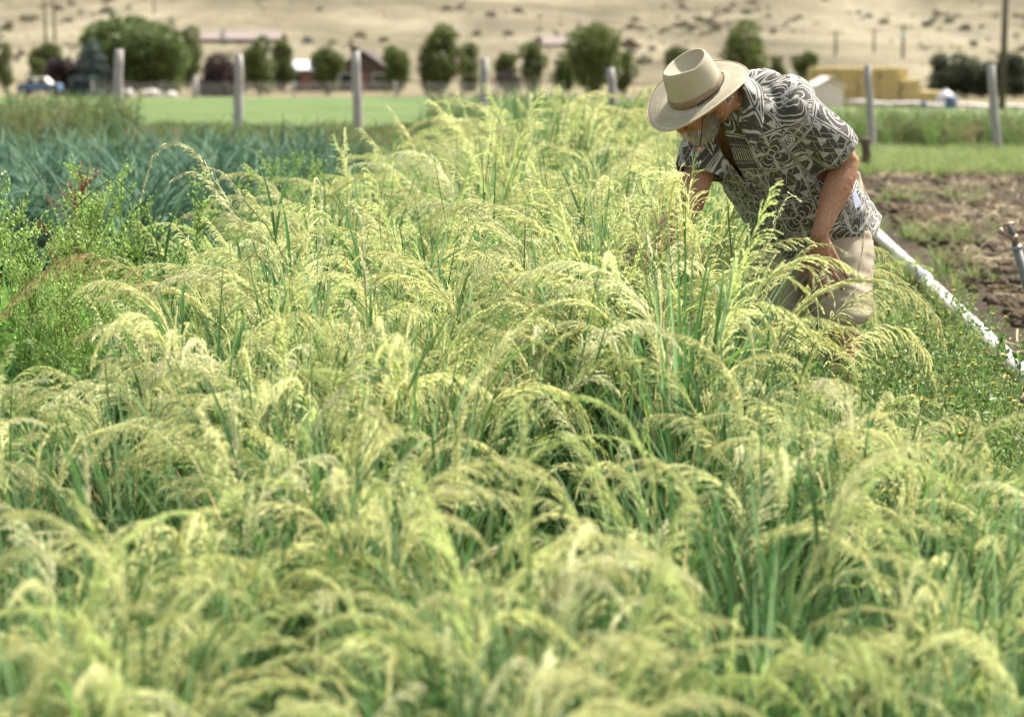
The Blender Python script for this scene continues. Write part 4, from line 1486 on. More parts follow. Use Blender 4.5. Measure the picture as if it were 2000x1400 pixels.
# collar: a stand folded over, with two points on the chest
def collar():
    """band round the neck falling outward; open V at the front"""
    c0 = J['neck0'] + AX * .002
    In, Ou, Md = [], [], []
    for a in np.linspace(math.radians(28), math.radians(332), 40):
        # angle from the front, running round his left, back, right
        s_, f_ = math.sin(a), math.cos(a)
        front = max(0, math.cos(a)) ** 1.5
        ri = c0 + SHn * (s_ * .082) + FR * (f_ * .078 + .008) - AX * (.085 * front) + AX * .020
        md_ = c0 + SHn * (s_ * .090) + FR * (f_ * .088 + .008) - AX * (.085 * front) + AX * .032
        wide = .052 + .035 * front
        ou = c0 + SHn * (s_ * (.098 + wide * .75)) + FR * (f_ * (.098 + wide * .55) + .012 + .02 * front) - AX * (.09 * front + .030 + wide * .3)
        In.append(ri); Md.append(md_); Ou.append(ou)
    mb = MB(); n = len(In)
    mid2 = [lerp(a, b, .5) + (a - c0).normalized() * .010 for a, b in zip(Md, Ou)]
    mb.add(In + Md + mid2 + Ou, [(r * n + i, r * n + i + 1, (r + 1) * n + i + 1, (r + 1) * n + i) for r in range(3) for i in range(n - 1)])
    return mb


cl = collar().build("collar", M_SHIRT, None, True)
CV = verts(cl.data); cq = CV - np.array(J['neck0'])
at = cl.data.attributes.new("pat", 'FLOAT_VECTOR', 'POINT')
at.data.foreach_set("vector", np.stack([cq @ S_ * .8 - cq @ F_ * .5 + 3.06, cq @ A_ + cq @ F_ * .4 + .42, np.zeros(len(CV))], 1).astype(np.float32).ravel())
rebase(cl.data); cl.parent = shirt_o
md = cl.modifiers.new("thick", 'SOLIDIFY'); md.thickness = .003
md = cl.modifiers.new("sub", 'SUBSURF'); md.levels = 1; md.render_levels = 1
# dark open neck below the chin: an undershirt-free V, shown as the shirt's own shaded inside
# pale paper tag tucked at the pocket
m = Mat("pale blue paper", .7, .2); m.color((.50, .53, .72))
mb = MB(); a, b, c_, d = W(1665, 376, 7.075), W(1672, 374, 7.085), W(1683, 398, 7.08), W(1671, 408, 7.06)
mb.add([a, b, c_, d] + [p + Vector((.0, .002, 0)) for p in (a, b, c_, d)], [(0, 1, 2, 3), (7, 6, 5, 4), (0, 4, 5, 1), (1, 5, 6, 2), (2, 6, 7, 3), (3, 7, 4, 0)])
mbchild("paper_slip", mb, m.m, None, False)

# ---- shorts
sh_ = MB()
pc = J['pelvis']
rings = [ring(pc + Vector((.02, .0, .10)), SHn, FR, .175, .135, 28), ring(pc + Vector((.015, .01, .02)), (SHn + Vector((.3, 0, 0))).normalized(), FR, .185, .145, 28), ring(pc + Vector((0, .01, -.10)), Vector((.93, -.36, 0)).normalized(), Vector((-.36, -.93, 0)), .19, .13, 28)]
sh_.loft(rings)
tests = []
for h, k, a in (('hipL', 'knL', 'anL'), ('hipR', 'knR', 'anR')):
    d = (J[k] - J[h]).normalized(); d2 = (J[a] - J[k]).normalized()
    kx = Vector((.012 if h == 'hipL' else -.012, 0, 0))
    limb(sh_, [J[h] + Vector((0, 0, .04)), lerp(J[h], J[k], .35) + kx, lerp(J[h], J[k], .7) + kx, J[k] + kx, J[k] + d2 * .06 + kx], [.125, .122, .112, .108, .108], 20)
    tests.append((J[k] + kx + d2 * -.015, d2, .16))
hme = remesh(sh_, .009, 7, .5)
hme_fold = lambda p: (1 - 2 * abs(mnoise.noise(Vector((p.x * 5 + p.z * 3, p.y * 5, p.z * 19 + p.x * 5)))) - .5) * .9 + mnoise.noise(p * 26) * .25 + .5 * mnoise.noise(Vector((p.x * 18, p.y * 12, p.z * 4)))
wrinkle(hme, .010, hme_fold)
cut(hme, tests)
rebase(hme)
m = Mat("khaki cotton", .85, .15)
n1 = m.noise(7, 4, m.obj()); n2 = m.noise(380, 3, m.obj())
m.color(m.ramp(n1, [(.3, (.30, .26, .185)), (.7, (.37, .325, .24))])).bump(n2, .2, .002)
M_KH = m.m
shorts = child("shorts", hme, M_KH)
md = shorts.modifiers.new("thick", 'SOLIDIFY'); md.thickness = .003; md.offset = 0
bpy.context.view_layer.update()
# side pocket welt and seam on his left
m = Mat("dark seam thread", .8, .1); m.color((.25, .21, .15)); M_SEAM = m.m  # seam thread, a darker brown than the khaki cloth
def on_shorts(px, py):
    o_ = Vector((0, 0, CAM_H)); d = (W(px, py, 7) - o_).normalized()
    ok, l_, n_, _ = shorts.ray_cast(o_ - ORG, d)
    return (l_ + ORG + n_ * .0015) if ok else None
for nm, pix in (("pocket_seam", [(1672, 415), (1676, 430), (1679, 445), (1676, 457)]), ("side_seam", [(1690, 450), (1684, 490), (1676, 530), (1668, 570), (1664, 600)]), ("fly_seam", [(1565, 500), (1568, 515), (1572, 530)])):
    P = [q for q in (on_shorts(*p) for p in pix) if q is not None]
    if len(P) > 1:
        mb = MB(); mb.tube(P, .0014, 5); mbchild(nm, mb, M_SEAM, shorts)
# shoes
m = Mat("brown shoe leather", .6, .4); m.color((.10, .065, .04)); M_SHOE = m.m
for k in ('anL', 'anR'):
    mb = MB(); f = J[k] + Vector((0, 0, -.035)); f.z = .05
    limb(mb, [f + Vector((.015, .06, -.005)), f + Vector((-.03, -.05, -.002)), f + Vector((-.08, -.15, -.012))], [.042, .048, .036], 14)
    mb.ball(f + Vector((.01, .03, .045)), (.05, .058, .05), 12, 8)
    mbchild("shoe", mb, M_SHOE)

# ------------------------------------------------------------------ weathered posts
m = Mat("weathered post timber", .9, .1)
v = m.obj()
n1 = m.noise(8, 5, v, stretch=(7, 7, .7)); n2 = m.noise(30, 5, v, stretch=(5, 5, .5), rough=.7)
c = m.ramp(n1, [(.25, (.20, .185, .165)), (.5, (.36, .345, .32)), (.75, (.47, .455, .43))])
c = m.mixc(m.ramp(n2, [(.55, (0, 0, 0)), (.7, (.7, .7, .7))]), c, (.13, .11, .09))
m.color(c).bump(n2, .6, .01)
M_POST = m.m


def post(pt, pb_, wid, label, Y):
    a = W(pt[0], pt[1], Y); b = W(pb_[0], pb_[1], Y)
    r = wid / 2 / F_PX * Y
    d = (b - a); base = a + d * (a.z / max(.01, a.z - b.z))
    g = float(H(base.x, Y)); base = a + d * ((a.z - g + .05) / max(.01, a.z - b.z))
    mb = MB(); n = 7
    P = [(base.lerp(a, t) - base) + Vector((random.uniform(-1, 1), random.uniform(-1, 1), 0)) * r * .18 for t in np.linspace(0, 1, n)]
    mb.tube(P, [r * k for k in np.linspace(1.12, .93, n)], 12, jit=.07)
    top = P[-1]
    o = mb.build("fence_post", M_POST, None, False)
    for p_ in o.data.polygons: p_.use_smooth = len(p_.vertices) == 4
    o.location = base
    return tag(o, label, "post", "weathered grey posts across the garden's far side")


post((233, 97), (226, 257), 18, "leftmost weathered post, leaning before the big rounded willow", 35)
post((466, 107), (465, 248), 18, "weathered post between the purple bush and the clipped tree pair", 34.6)
post((693, 100), (701, 280), 18, "tall pale post before the dark barn with a knob on top", 32.5)
post((947, 114), (944, 225), 16, "grey post rising right behind the middle of the millet heads", 31.5)
post((1192, 133), (1197, 240), 17, "grey post nearest the left of the man's hat", 30.6)
post((1694, 127), (1703, 300), 15, "slim grey post just right of the man, before the straw stack", 29.3)
post((1935, 128), (1948, 297), 17, "rightmost grey post, tilted, under the tall utility pole", 28.6)
# dark knob on the third post
p = W(693, 94, 32.5); mb = MB(); mb.ball((0, 0, 0), (.085, .07, .05), 9, 6); mb.tube([(0, 0, -.06), (0, 0, .02)], .07, 8)
o = mb.build("post_cap", M_SHOE, None, True); o.location = p - Vector((0, 0, -.0)); tag(o, "dark round cap sitting on the tall pale post before the barn", "cap")
# short dark stake by the man's elbow
a, b = W(1690, 275, 24.5), W(1692, 345, 24.5)
mb = MB(); mb.tube([(0, 0, 0), (.02, 0, a.z * .6), (.0, 0, a.z)], [.06, .055, .05], 9, jit=.1); mb.ball((0.0, 0, a.z), (.075, .07, .05), 8, 6)
m = Mat("dark old stake", .9, .1); m.color(m.ramp(m.noise(9, 4, m.obj()), [(.3, (.06, .045, .03)), (.7, (.16, .125, .09))])); M_DARKW = m.m
o = mb.build("wooden_stake", M_DARKW); o.location = (a.x, 24.5, 0); tag(o, "short dark wooden stake on the verge behind the man's elbow", "stake")

# ------------------------------------------------------------------ far wire fence at the end of the hay
fe = empty("wire_fence", W(560, 190, 150) * 1.0, label="far wire mesh fence along the end of the green hay field", cat="fence")
fe.location.z = float(H(fe.location.x, 150))
m = Mat("fence wire", .5, .5); m.color((.30, .29, .27)); M_WIRE = m.m
fx = np.linspace(W(180, 190, 150).x, W(1100, 190, 150).x, 15)
mb = MB()
FH = 1.25
for i in range(len(fx) - 1):
    x0, x1 = fx[i], fx[i + 1]
    z0, z1 = float(H(x0, 150)), float(H(x1, 150))
    for hgt in np.linspace(.12, FH, 8):
        mb.tube([(x0 - fe.location.x, 0, z0 + hgt - fe.location.z), (x1 - fe.location.x, 0, z1 + hgt - fe.location.z)], .010, 4, cap=False)
    for t in np.linspace(0, 1, 16)[:-1]:
        x = lerp(x0, x1, t); z = lerp(z0, z1, t)
        mb.tube([(x - fe.location.x, 0.012, z - fe.location.z), (x - fe.location.x, .012, z + FH - fe.location.z)], .008, 4, cap=False)
o = mb.build("wire_mesh", M_WIRE, fe); o['kind'] = 'stuff'
for i, x in enumerate(fx):
    mb = MB(); r = .07; z = float(H(x, 150))
    mb.tube([(0, 0, -.1), (0, 0, FH + .12)], [r, r * .9], 8, jit=.06)
    o = mb.build("post", M_DARKW if i % 3 else M_POST, fe, True); o.location = (x - fe.location.x, .09, z - fe.location.z)
a = W(382, 148, 149)
mb = MB(); mb.tube([(0, 0, -.1), (0, 0, a.z - float(H(a.x, 149)))], [.19, .17], 9, jit=.05)
o = mb.build("white_post", M_POST, None, True); o.location = (a.x, 149, float(H(a.x, 149))); tag(o, "far stout whitish post standing in front of the wire mesh fence", "post")

# ------------------------------------------------------------------ trees: trunk, limbs, crown of separate leaves
m = Mat("tree bark", .95, .1); m.color(m.ramp(m.noise(6, 5, m.obj(), stretch=(4, 4, 1)), [(.3, (.07, .05, .035)), (.7, (.17, .13, .10))])); M_BARK = m.m


def crown_np(seed, w, h, z0, lobes, col, n, size, conifer=False, flat=1.0):
    """leaves spread through overlapping lobes; w,h full width and height of the crown, z0 its underside"""
    rng = np.random.default_rng(seed); pb = PB()
    L = []
    for i in range(lobes):
        if conifer:
            t = (i + .5) / lobes; r = w * .5 * (1 - t) ** .85 + .05 * w
            a = rng.uniform(0, 6.28)
            L.append((math.cos(a) * r * .3, math.sin(a) * r * .3, z0 + h * t, r * .85, h / lobes * 1.3))
        else:
            t = rng.uniform(.14, .86); prof_ = math.sin(math.pi * min(1, t * .92 + .1)) ** .6
            a = i * 2.4 + rng.uniform(-.5, .5); rr = w * .5 * prof_ * rng.uniform(.2, .78)
            R = w * rng.uniform(.13, .30)
            L.append((math.cos(a) * rr, math.sin(a) * rr * flat, z0 + h * t, R, min(R * 1.15, h * .24)))
    if not conifer: L.append((rng.normal(0, .05) * w, 0, z0 + h * .44, w * .36, h * .42))
    vol = np.array([l[3] ** 2 * l[4] for l in L]) ** .8; vol /= vol.sum()
    cnt = (vol * n).astype(int)
    for (x, y, z, R, Rz), k in zip(L, cnt):
        d = unit(rng.normal(0, 1, (k, 3)))
        q = d * (rng.uniform(.55, 1.06, (k, 1)) ** .7)
        P = np.array([x, y, z]) + q * np.array([R, R, Rz])
        P = P[(P[:, 2] > z0 * .7)]
        leaf_cards(pb, P, rng, size, np.array(col) * rng.uniform(.8, 1.2), .35, .3, .6)
    return pb.get()


def tree(px, ytop, ybot, wpx, D, kind, label, group=None, seed=0, trunk=.03, n=7500):
    top = W(px, ytop, D); bx = top.x
    g = float(H(bx, D)); hgt = top.z - g; w = wpx / F_PX * D * 1.2
    cols = dict(green=(.105, .135, .034), willow=(.125, .175, .055), dark=(.055, .085, .025), spruce=(.10, .135, .125), purple=(.055, .032, .032), hedge=(.055, .075, .035), olive=(.08, .10, .035))
    conifer = kind in ('spruce',)
    rng = random.Random(seed + int(px))
    o = empty("spruce_tree" if conifer else "garden_bush" if kind == 'purple' else "leafy_tree", (bx, D, g), label=label, cat="bush" if kind == 'purple' else "tree", group=group)
    tb = hgt * (trunk if not conifer else .05)
    mb = MB(); r = max(.05, w * .022)
    mb.tube([(0, 0, -.2), (r * .3, 0, tb), (-r * .3, r * .2, hgt * .5), (0, 0, hgt * .85)], [r * 1.3, r, r * .6, r * .15], 8)
    for i in range(7):
        a = rng.uniform(0, 6.28); z = hgt * rng.uniform(trunk + .05, .6)
        mb.tube([(0, 0, z), (math.cos(a) * w * .18, math.sin(a) * w * .18, z + hgt * .10), (math.cos(a) * w * .34, math.sin(a) * w * .34, z + hgt * .2)], [r * .5, r * .35, r * .1], 6)
    mb.build("trunk", M_BARK, o, True)
    size = max(.10, w * .055) if not conifer else w * .06
    V, f, C = crown_np(seed + int(px), w, hgt - tb, tb, 10 if not conifer else 12, cols[kind], n, min(size * 1.15, .42), conifer)
    link("crown", mesh_np("crown", V, f, C), M_TREE, o)
    return o


TL = [
    (6, 84, 150, 34, 178, 'green', "small tree cut by the left frame edge"),
    (86, 66, 150, 52, 180, 'green', "roundheaded small tree left of the dark purple bush and willow"),
    (70, 108, 152, 34, 176, 'green', "low bush at the foot of the roundheaded small tree"),
    (365, 50, 165, 52, 186, 'green', "dark tree pressed against the right side of the big willow"),
    (502, 76, 165, 58, 176, 'green', "left tree of the close pair right of the second post"),
    (552, 58, 165, 48, 180, 'green', "right, taller tree of the close pair, nearest the metal roofed shed"),
    (635, 73, 166, 56, 176, 'green', "slender tree between the metal roofed shed and the dark barn"),
    (775, 90, 168, 54, 172, 'green', "egg shaped tree just right of the dark barn"),
    (858, 52, 174, 84, 170, 'green', "large dense tree in the middle between barn and grey post"),
    (916, 82, 168, 42, 174, 'green', "narrow tree touching the right of the large middle tree"),
    (990, 96, 160, 44, 180, 'green', "small round tree above a purple bush right of the grey post"),
    (1042, 78, 170, 44, 172, 'green', "slender tree right of the small purple bush pair"),
    (1104, 96, 168, 46, 178, 'green', "small tree at the left foot of the tallest tree"),
    (1161, 28, 172, 92, 170, 'green', "tallest broad tree, left of the man's hat"),
    (1221, 96, 168, 40, 176, 'green', "small tree at the right foot of the tallest tree, below a red roof"),
    (1456, 33, 150, 84, 184, 'green', "large tree directly behind the man's hat brim and shoulder"),
    (1518, 100, 150, 34, 190, 'green', "small low tree behind the man's back"),
    (1581, 86, 165, 46, 186, 'green', "small round tree beside the left end of the straw stack"),
    (1330, 84, 150, 60, 196, 'green', "tree top peeping over the crown of the man's hat"),
]
for i, t in enumerate(TL): tree(*t, seed=500 + i * 13)
# the big willow: several stems and a wide rounded crown
tree(258, 45, 165, 205, 172, 'willow', "big wide rounded willow behind the leftmost post", seed=900, trunk=.04, n=22000)
tree(180, 84, 172, 84, 166, 'spruce', "blue grey spruce in front of the big willow's left side", seed=910, n=6000)
tree(118, 110, 160, 62, 170, 'purple', "dark purple bush between the roundheaded tree and blue spruce", seed=920, trunk=.02, n=5000)
tree(430, 112, 165, 84, 168, 'purple', "wide purple bush left of the second post", seed=930, trunk=.02, n=6000)
tree(440, 98, 130, 36, 176, 'green', "small green bush peeping over the wide purple bush", seed=935, trunk=.02, n=1200)
tree(995, 130, 165, 56, 166, 'purple', "small purple bush under the round tree right of the grey post", seed=940, trunk=.02, n=1200)
tree(217, 0, 50, 20, 330, 'dark', "thin columnar tree uphill above the big willow", seed=950, n=1200, trunk=.03)
tree(318, 32, 56, 20, 340, 'dark', "left one of two small dark trees uphill over the willow", seed=951, n=900)
tree(336, 30, 56, 26, 342, 'dark', "right one of two small dark trees uphill over the willow", seed=952, n=900)
tree(435, 47, 85, 17, 322, 'spruce', "small dark conifer in front of the long pink roofed house", seed=953, n=900)
tree(600, 68, 95, 24, 330, 'spruce', "squat bluish conifer alone uphill above the shed roof", seed=954, n=900)
tree(686, 70, 105, 12, 300, 'dark', "thin dark tree uphill over the barn ridge", seed=955, n=700)
for i, (px, yt, w_, lb) in enumerate(((1845, 108, 60, "leftmost tree of the dark grove right of the straw stack"), (1890, 104, 64, "middle tree of the dark grove right of the straw stack"), (1935, 112, 60, "grove tree just left of the tall utility pole"), (1985, 106, 62, "grove tree right of the tall utility pole at the frame edge"), (2045, 108, 60, "grove tree partly beyond the right frame edge"))):
    tree(px, yt, 190, w_, 196, 'hedge', lb, "dark grove on the right", seed=970 + i, trunk=.05, n=6000)

# ------------------------------------------------------------------ buildings
M_ROOFP = simple("faded pink roof", (.17, .14, .125), (.22, .18, .16), 3, .9, .2)
M_ROOFM = simple("pale metal roof", (.42, .45, .45), (.50, .53, .53), 2, .45, .1, .5)
M_WALLB = simple("brown plank wall", (.075, .05, .038), (.12, .085, .065), 4, .9, .3)
M_WALLR = simple("red brown wall", (.18, .10, .075), (.24, .14, .10), 4, .9, .3)
M_WHITE = simple("white painted boards", (.60, .57, .50), (.70, .67, .60), 5, .8, .2)
M_DARKR = simple("dark shingle roof", (.055, .045, .04), (.09, .075, .065), 5, .9, .4)
m = Mat("window glass", .1, .6); m.color((.03, .04, .05)); M_GLASS = m.m


def house(name, x0px, x1px, yeave, yridge, D, depth, Mw, Mr, label, cat, gable_front=False, base_py=None, nwin=4, door=True):
    a, b = W(x0px, yeave, D), W(x1px, yeave, D)
    rz = W(x0px, yridge, D).z
    g = float(H((a.x + b.x) / 2, D))
    o = empty(name, ((a.x + b.x) / 2, D, g), label=label, cat=cat)
    hw = (b.x - a.x) / 2; ez = a.z - g; rz -= g
    mb = MB()
    if gable_front:
        mb.prism([(-hw * .93, -.3), (hw * .93, -.3), (hw * .93, ez), (0, rz - .12), (-hw * .93, ez)], 0, depth)
    else:
        mb.box((-hw * .96, 0, -.3), (hw * .96, depth, ez))
    w_ = mb.build("wall", Mw, o)
    mb = MB(); th_ = .14
    if gable_front:
        s = (rz - ez) / hw
        for sg in (-1, 1):
            mb.prism([(0, rz), (sg * hw * 1.06, ez - s * hw * .06), (sg * hw * 1.06, ez - s * hw * .06 + th_), (0, rz + th_)], -.35, depth + .35)
    else:
        V = [(-hw * 1.03, -.5, ez - .05), (hw * 1.03, -.5, ez - .05), (hw * 1.03, depth / 2, rz), (-hw * 1.03, depth / 2, rz), (hw * 1.03, depth + .5, ez - .05), (-hw * 1.03, depth + .5, ez - .05)]
        V2 = [(x, y, z + th_) for x, y, z in V]
        mb.add(V + V2, [(0, 1, 2, 3), (3, 2, 4, 5), (6, 9, 8, 7), (9, 11, 10, 8), (0, 6, 7, 1), (5, 4, 10, 11), (0, 3, 9, 6), (3, 5, 11, 9), (1, 7, 8, 2), (2, 8, 10, 4)])
    mb.build("roof", Mr, o)
    if gable_front and False: pass
    W_ = 2 * hw * .9
    for i in range(nwin):
        x = -W_ / 2 + W_ * (i + .5) / nwin
        if door and i == nwin // 2:
            mb = MB(); mb.box((x - .5, -.06, 0), (x + .5, .02, min(2.0, ez * .9))); d_ = mb.build("door", M_WHITE if Mw is M_WHITE else M_WALLR if Mw is not M_WALLR else M_WALLB, o)
            mb = MB(); mb.ball((x + .38, -.09, min(1.0, ez * .45)), .04, 6, 5); mb.build("handle", M_WIRE, d_)
            continue
        mb = MB(); z0, z1 = ez * .42, ez * .82
        for lo, hi in (((x - .62, -.05, z0 - .08), (x + .62, .02, z0)), ((x - .62, -.05, z1), (x + .62, .02, z1 + .08)), ((x - .62, -.05, z0), (x - .54, .02, z1)), ((x + .54, -.05, z0), (x + .62, .02, z1))): mb.box(lo, hi)
        wf = mb.build("window", M_WHITE, o)
        mb = MB(); mb.box((x - .54, -.02, z0), (x + .54, -.008, z1)); mb.build("pane", M_GLASS, wf)
    return o


house("ranch_house", 388, 546, 78, 62, 330, 10, M_WALLR, M_ROOFP, "long low house with faded pink roof uphill above the purple bush", "house", nwin=7)
house("metal_roofed_shed", 568, 628, 138, 121, 185, 7, M_WALLB, M_ROOFM, "open shed with pale metal roof between two green trees", "shed", nwin=3, door=True)
house("dark_barn", 655, 760, 138, 101, 186, 14, M_WALLB, M_DARKR, "dark gabled barn behind the tall pale post", "barn", True, nwin=3)
house("pale_roofed_annex", 722, 775, 136, 118, 204, 6, M_WALLB, M_ROOFM, "pale roofed annex just showing between the barn and egg shaped tree", "shed", nwin=2, door=False)
house("hillside_house", 1060, 1136, 88, 72, 318, 9, M_WALLR, M_ROOFP, "pinkish roofed house uphill left of the tallest tree", "house", nwin=4)
house("gabled_house", 1206, 1252, 92, 76, 312, 10, M_WALLR, M_ROOFP, "red brown gabled house uphill right of the tallest tree", "house", True, nwin=3, door=False)
house("garden_shed", 1592, 1650, 170, 154, 158, 4, M_WHITE, M_WHITE, "small off white gabled shed in front of the straw stack", "shed", True, nwin=1, door=True)

# ------------------------------------------------------------------ straw stack of big bales
D = 166
m = Mat("yellow straw", .95, .1)
n1 = m.noise(1.2, 4); n2 = m.noise(16, 5, stretch=(.4, 1, 2.4), rough=.7)
c = m.ramp(n2, [(.3, (.37, .29, .12)), (.55, (.55, .45, .21)), (.75, (.66, .55, .28))])
m.color(c).bump(n2, .7, .06); M_BALE = m.m
a, b, tp = W(1586, 210, D), W(1836, 210, D), W(1700, 131, D)
g = float(H((a.x + b.x) / 2, D))
st = empty("straw_stack", ((a.x + b.x) / 2, D, g), label="long yellow stack of straw bales stepped down at its right end", cat="straw stack")
rows_n = 7; bh = (tp.z - g) / rows_n; bl = 1.72
nb_ = int((b.x - a.x) / bl); bl = (b.x - a.x) / nb_
bm_v = []
for variant in range(3):
    mb = MB(); rr = random.Random(variant)
    nx_, nz_ = 3, 2
    x1, y1, z1 = bl / 2 - .022, .85, bh / 2 - .022
    b8 = [(sx * x1 * rr.uniform(.97, 1), sy * y1, sz * z1 * rr.uniform(.96, 1)) for sx in (-1, 1) for sy in (-1, 1) for sz in (-1, 1)]
    me = bpy.data.meshes.new("bale"); bm = bmesh.new()
    vs = [bm.verts.new(p) for p in b8]
    for f in ((0, 1, 3, 2), (4, 6, 7, 5), (0, 4, 5, 1), (2, 3, 7, 6), (0, 2, 6, 4), (1, 5, 7, 3)): bm.faces.new([vs[i] for i in f])
    bmesh.ops.recalc_face_normals(bm, faces=bm.faces)
    bmesh.ops.bevel(bm, geom=list(bm.edges), offset=.06, segments=1, affect='EDGES')
    bm.to_mesh(me); bm.free(); me.materials.append(M_BALE); bm_v.append(me)
for r in range(rows_n):
    cut_r = [0, 0, 0, .4, .8, 1.2, 1.6][r]
    for i in range(nb_):
        if i > nb_ - 1 - cut_r: continue
        if r == rows_n - 1 and i == 0: pass
        o = link("bale", bm_v[(i * 7 + r * 3) % 3], None, st)
        off = (bl * .5 if r % 2 else 0) * (.5)
        o.location = ((i + .5) * bl - (b.x - a.x) / 2 + off * .3 + random.uniform(-.05, .05), random.uniform(-.12, .12), bh * (r + .5))
        o.rotation_euler = (0, 0, random.uniform(-.03, .03))
# back row so that the stack has depth
mb = MB(); mb.box((-(b.x - a.x) / 2 + .1, .9, 0), ((b.x - a.x) / 2 - 2.6, 3.4, bh * rows_n - .15)); mb.build("rear_bales", M_BALE, st)

# ------------------------------------------------------------------ far white pipe line, drum and tank
M_PVC = simple("white plastic pipe", (.52, .51, .475), (.62, .61, .575), 9, .4, .05, .5)
m = Mat("used white pipe", .45, .45)
nz = m.noise(3.5, 6, m.obj(), rough=.7); nz2 = m.noise(26, 5, m.obj(), rough=.7)
c = m.ramp(nz2, [(.3, (.50, .49, .45)), (.7, (.62, .61, .57))])
m.color(m.mixc(m.ramp(nz, [(.5, (0, 0, 0)), (.72, (.75, .75, .75))]), c, (.30, .25, .18))).bump(nz2, .1, .002)
M_OLDPIPE = m.m
M_BLUE = simple("blue plastic", (.07, .12, .20), (.10, .16, .26), 4, .5, .05, .4)
D = 152
x0, x1 = W(1655, 200, D), W(2080, 212, D)
mb = MB()
P = []
for t in np.linspace(0, 1, 22):
    p = W(lerp(1655, 2080, t), lerp(200, 213, t), D)
    P.append(p + Vector((0, 0, .07 * math.sin(t * 26))))
mb.tube([q - P[0] for q in P], .17, 10)
o = mb.build("irrigation_pipe", M_PVC, None, True); o.location = P[0]
tag(o, "far white pipe line lying along the end of the hay field on the right", "pipe")
for px, py, rr, hh, lb in ((1857, 206, .46, 1.05, "larger blue drum beside the white tank on the far pipe line"), (1804, 207, .24, .6, "small blue drum on the far pipe line left of the white tank")):
    p = W(px, py, D - 1.2); g = float(H(p.x, D - 1.2)); mb = MB(); z0 = max(g + .16, p.z - hh / 2)
    prof_ = [(0, .86), (.03, 1), (.3, 1), (.33, 1.05), (.36, 1), (.64, 1), (.67, 1.05), (.70, 1), (.97, 1), (1, .86)]
    mb.loft([[Vector((rr * k * math.cos(a), rr * k * math.sin(a), hh * z)) for a in np.linspace(0, 2 * math.pi, 17)[:-1]] for z, k in prof_])
    o = mb.build("plastic_drum", M_BLUE, None, True); o.location = (p.x, D - 1.2, z0); tag(o, lb, "drum")
p = W(1846, 196, D + 4); g = float(H(p.x, D + 4))
mb = MB(); mb.ball((0, 0, .55), (.75, .6, .75), 16, 10); mb.tube([(0, 0, 1.2), (0, 0, 1.42)], .16, 10); mb.box((-.6, -.4, -.3), (.6, .4, .12))
o = mb.build("water_tank", M_PVC, None, True); o.location = (p.x, D + 4, p.z - .55); tag(o, "round white water tank behind the blue drum, right of the straw", "tank")

# ------------------------------------------------------------------ utility poles
def pole(px, ytop, D, wpx, label, bars=1, transformer=False):
    t = W(px, ytop, D); g = float(H(t.x, D)); hgt = t.z - g
    r = wpx / 2 / F_PX * D
    o = empty("utility_pole", (t.x, D, g), label=label, cat="utility pole")
    mb = MB(); mb.tube([(0, 0, -.3), (0, 0, hgt * .5), (0, 0, hgt)], [r * 1.1, r, r * .8], 10); mb.build("shaft", M_BARK, o, True)
    for k in range(bars):
        mb = MB(); z = hgt - .35 - .9 * k; mb.box((-1.1, -r - .10, z - .06), (1.1, -r + .0, z + .06)); cb_ = mb.build("crossarm", M_BARK, o)
        for x in (-.95, -.45, .45, .95):
            mb = MB(); mb.tube([(x, -r - .05, z + .06), (x, -r - .05, z + .2)], [.03, .05], 6); mb.build("insulator", M_WHITE, cb_)
    if transformer:
        mb = MB(); mb.tube([(0, -r - .25, hgt - 2.2), (0, -r - .25, hgt - 1.3)], .24, 10); mb.build("transformer", M_ROOFM, o, True)


pole(1967, -70, 120, 12, "tall utility pole near the right frame edge", 2)
pole(86, -12, 330, 4.5, "left pole of the twin poles uphill at the upper left", 1)
pole(104, -8, 331, 4.5, "right pole of the twin poles uphill at the upper left", 1)
pole(300, -8, 420, 3.2, "thin distant pole uphill right of the columnar tree", 1)
pole(1633, 60, 290, 4.5, "distant pole above the left end of the straw stack", 1)
pole(1708, 56, 300, 4, "distant pole above the middle of the straw stack", 1)
pole(1765, 48, 285, 5.5, "distant pole with a grey transformer above the straw stack", 1, True)

# ------------------------------------------------------------------ car at the far left
D = 160
p = W(78, 178, D); g = float(H(p.x, D)) ; g = max(g, p.z - .35)
car = empty("parked_car", (p.x, D, g), label="parked blue car with pale roof behind weeds at the far left", cat="car")
L_ = 48 / F_PX * D * 1.7
mb = MB()
prof_ = [(-L_ / 2, .35), (L_ / 2, .35), (L_ / 2, .78), (L_ * .45, .92), (-L_ * .42, .92), (-L_ / 2, .75)]
mb.prism(prof_, -.8, .8); body_ = mb.build("body", M_BLUE, car)
mb = MB(); mb.prism([(-L_ * .36, .92), (L_ * .30, .92), (L_ * .16, 1.42), (-L_ * .26, 1.42)], -.7, .7); mb.build("cabin", M_WHITE, car)
for x0, x1 in ((-.28, -.06), (-.02, .20)):
    mb = MB(); mb.prism([(L_ * x0, .97), (L_ * x1, .97), (L_ * (x1 - .055), 1.34), (L_ * (x0 + .05), 1.34)], -.712, -.702); mb.build("window", M_GLASS, car)
m = Mat("tyre rubber", .9, .2); m.color((.02, .02, .02)); M_TYRE = m.m
for x in (-.32, .32):
    for y in (-.8, .8):
        mb = MB(); mb.tube([(L_ * x, y - .1, .32), (L_ * x, y + .1, .32)], .32, 16); wh = mb.build("wheel", M_TYRE, car, False)
        mb = MB(); mb.tube([(L_ * x, y - .115, .32), (L_ * x, y + .115, .32)], .18, 12); mb.build("rim", M_ROOFM, wh)
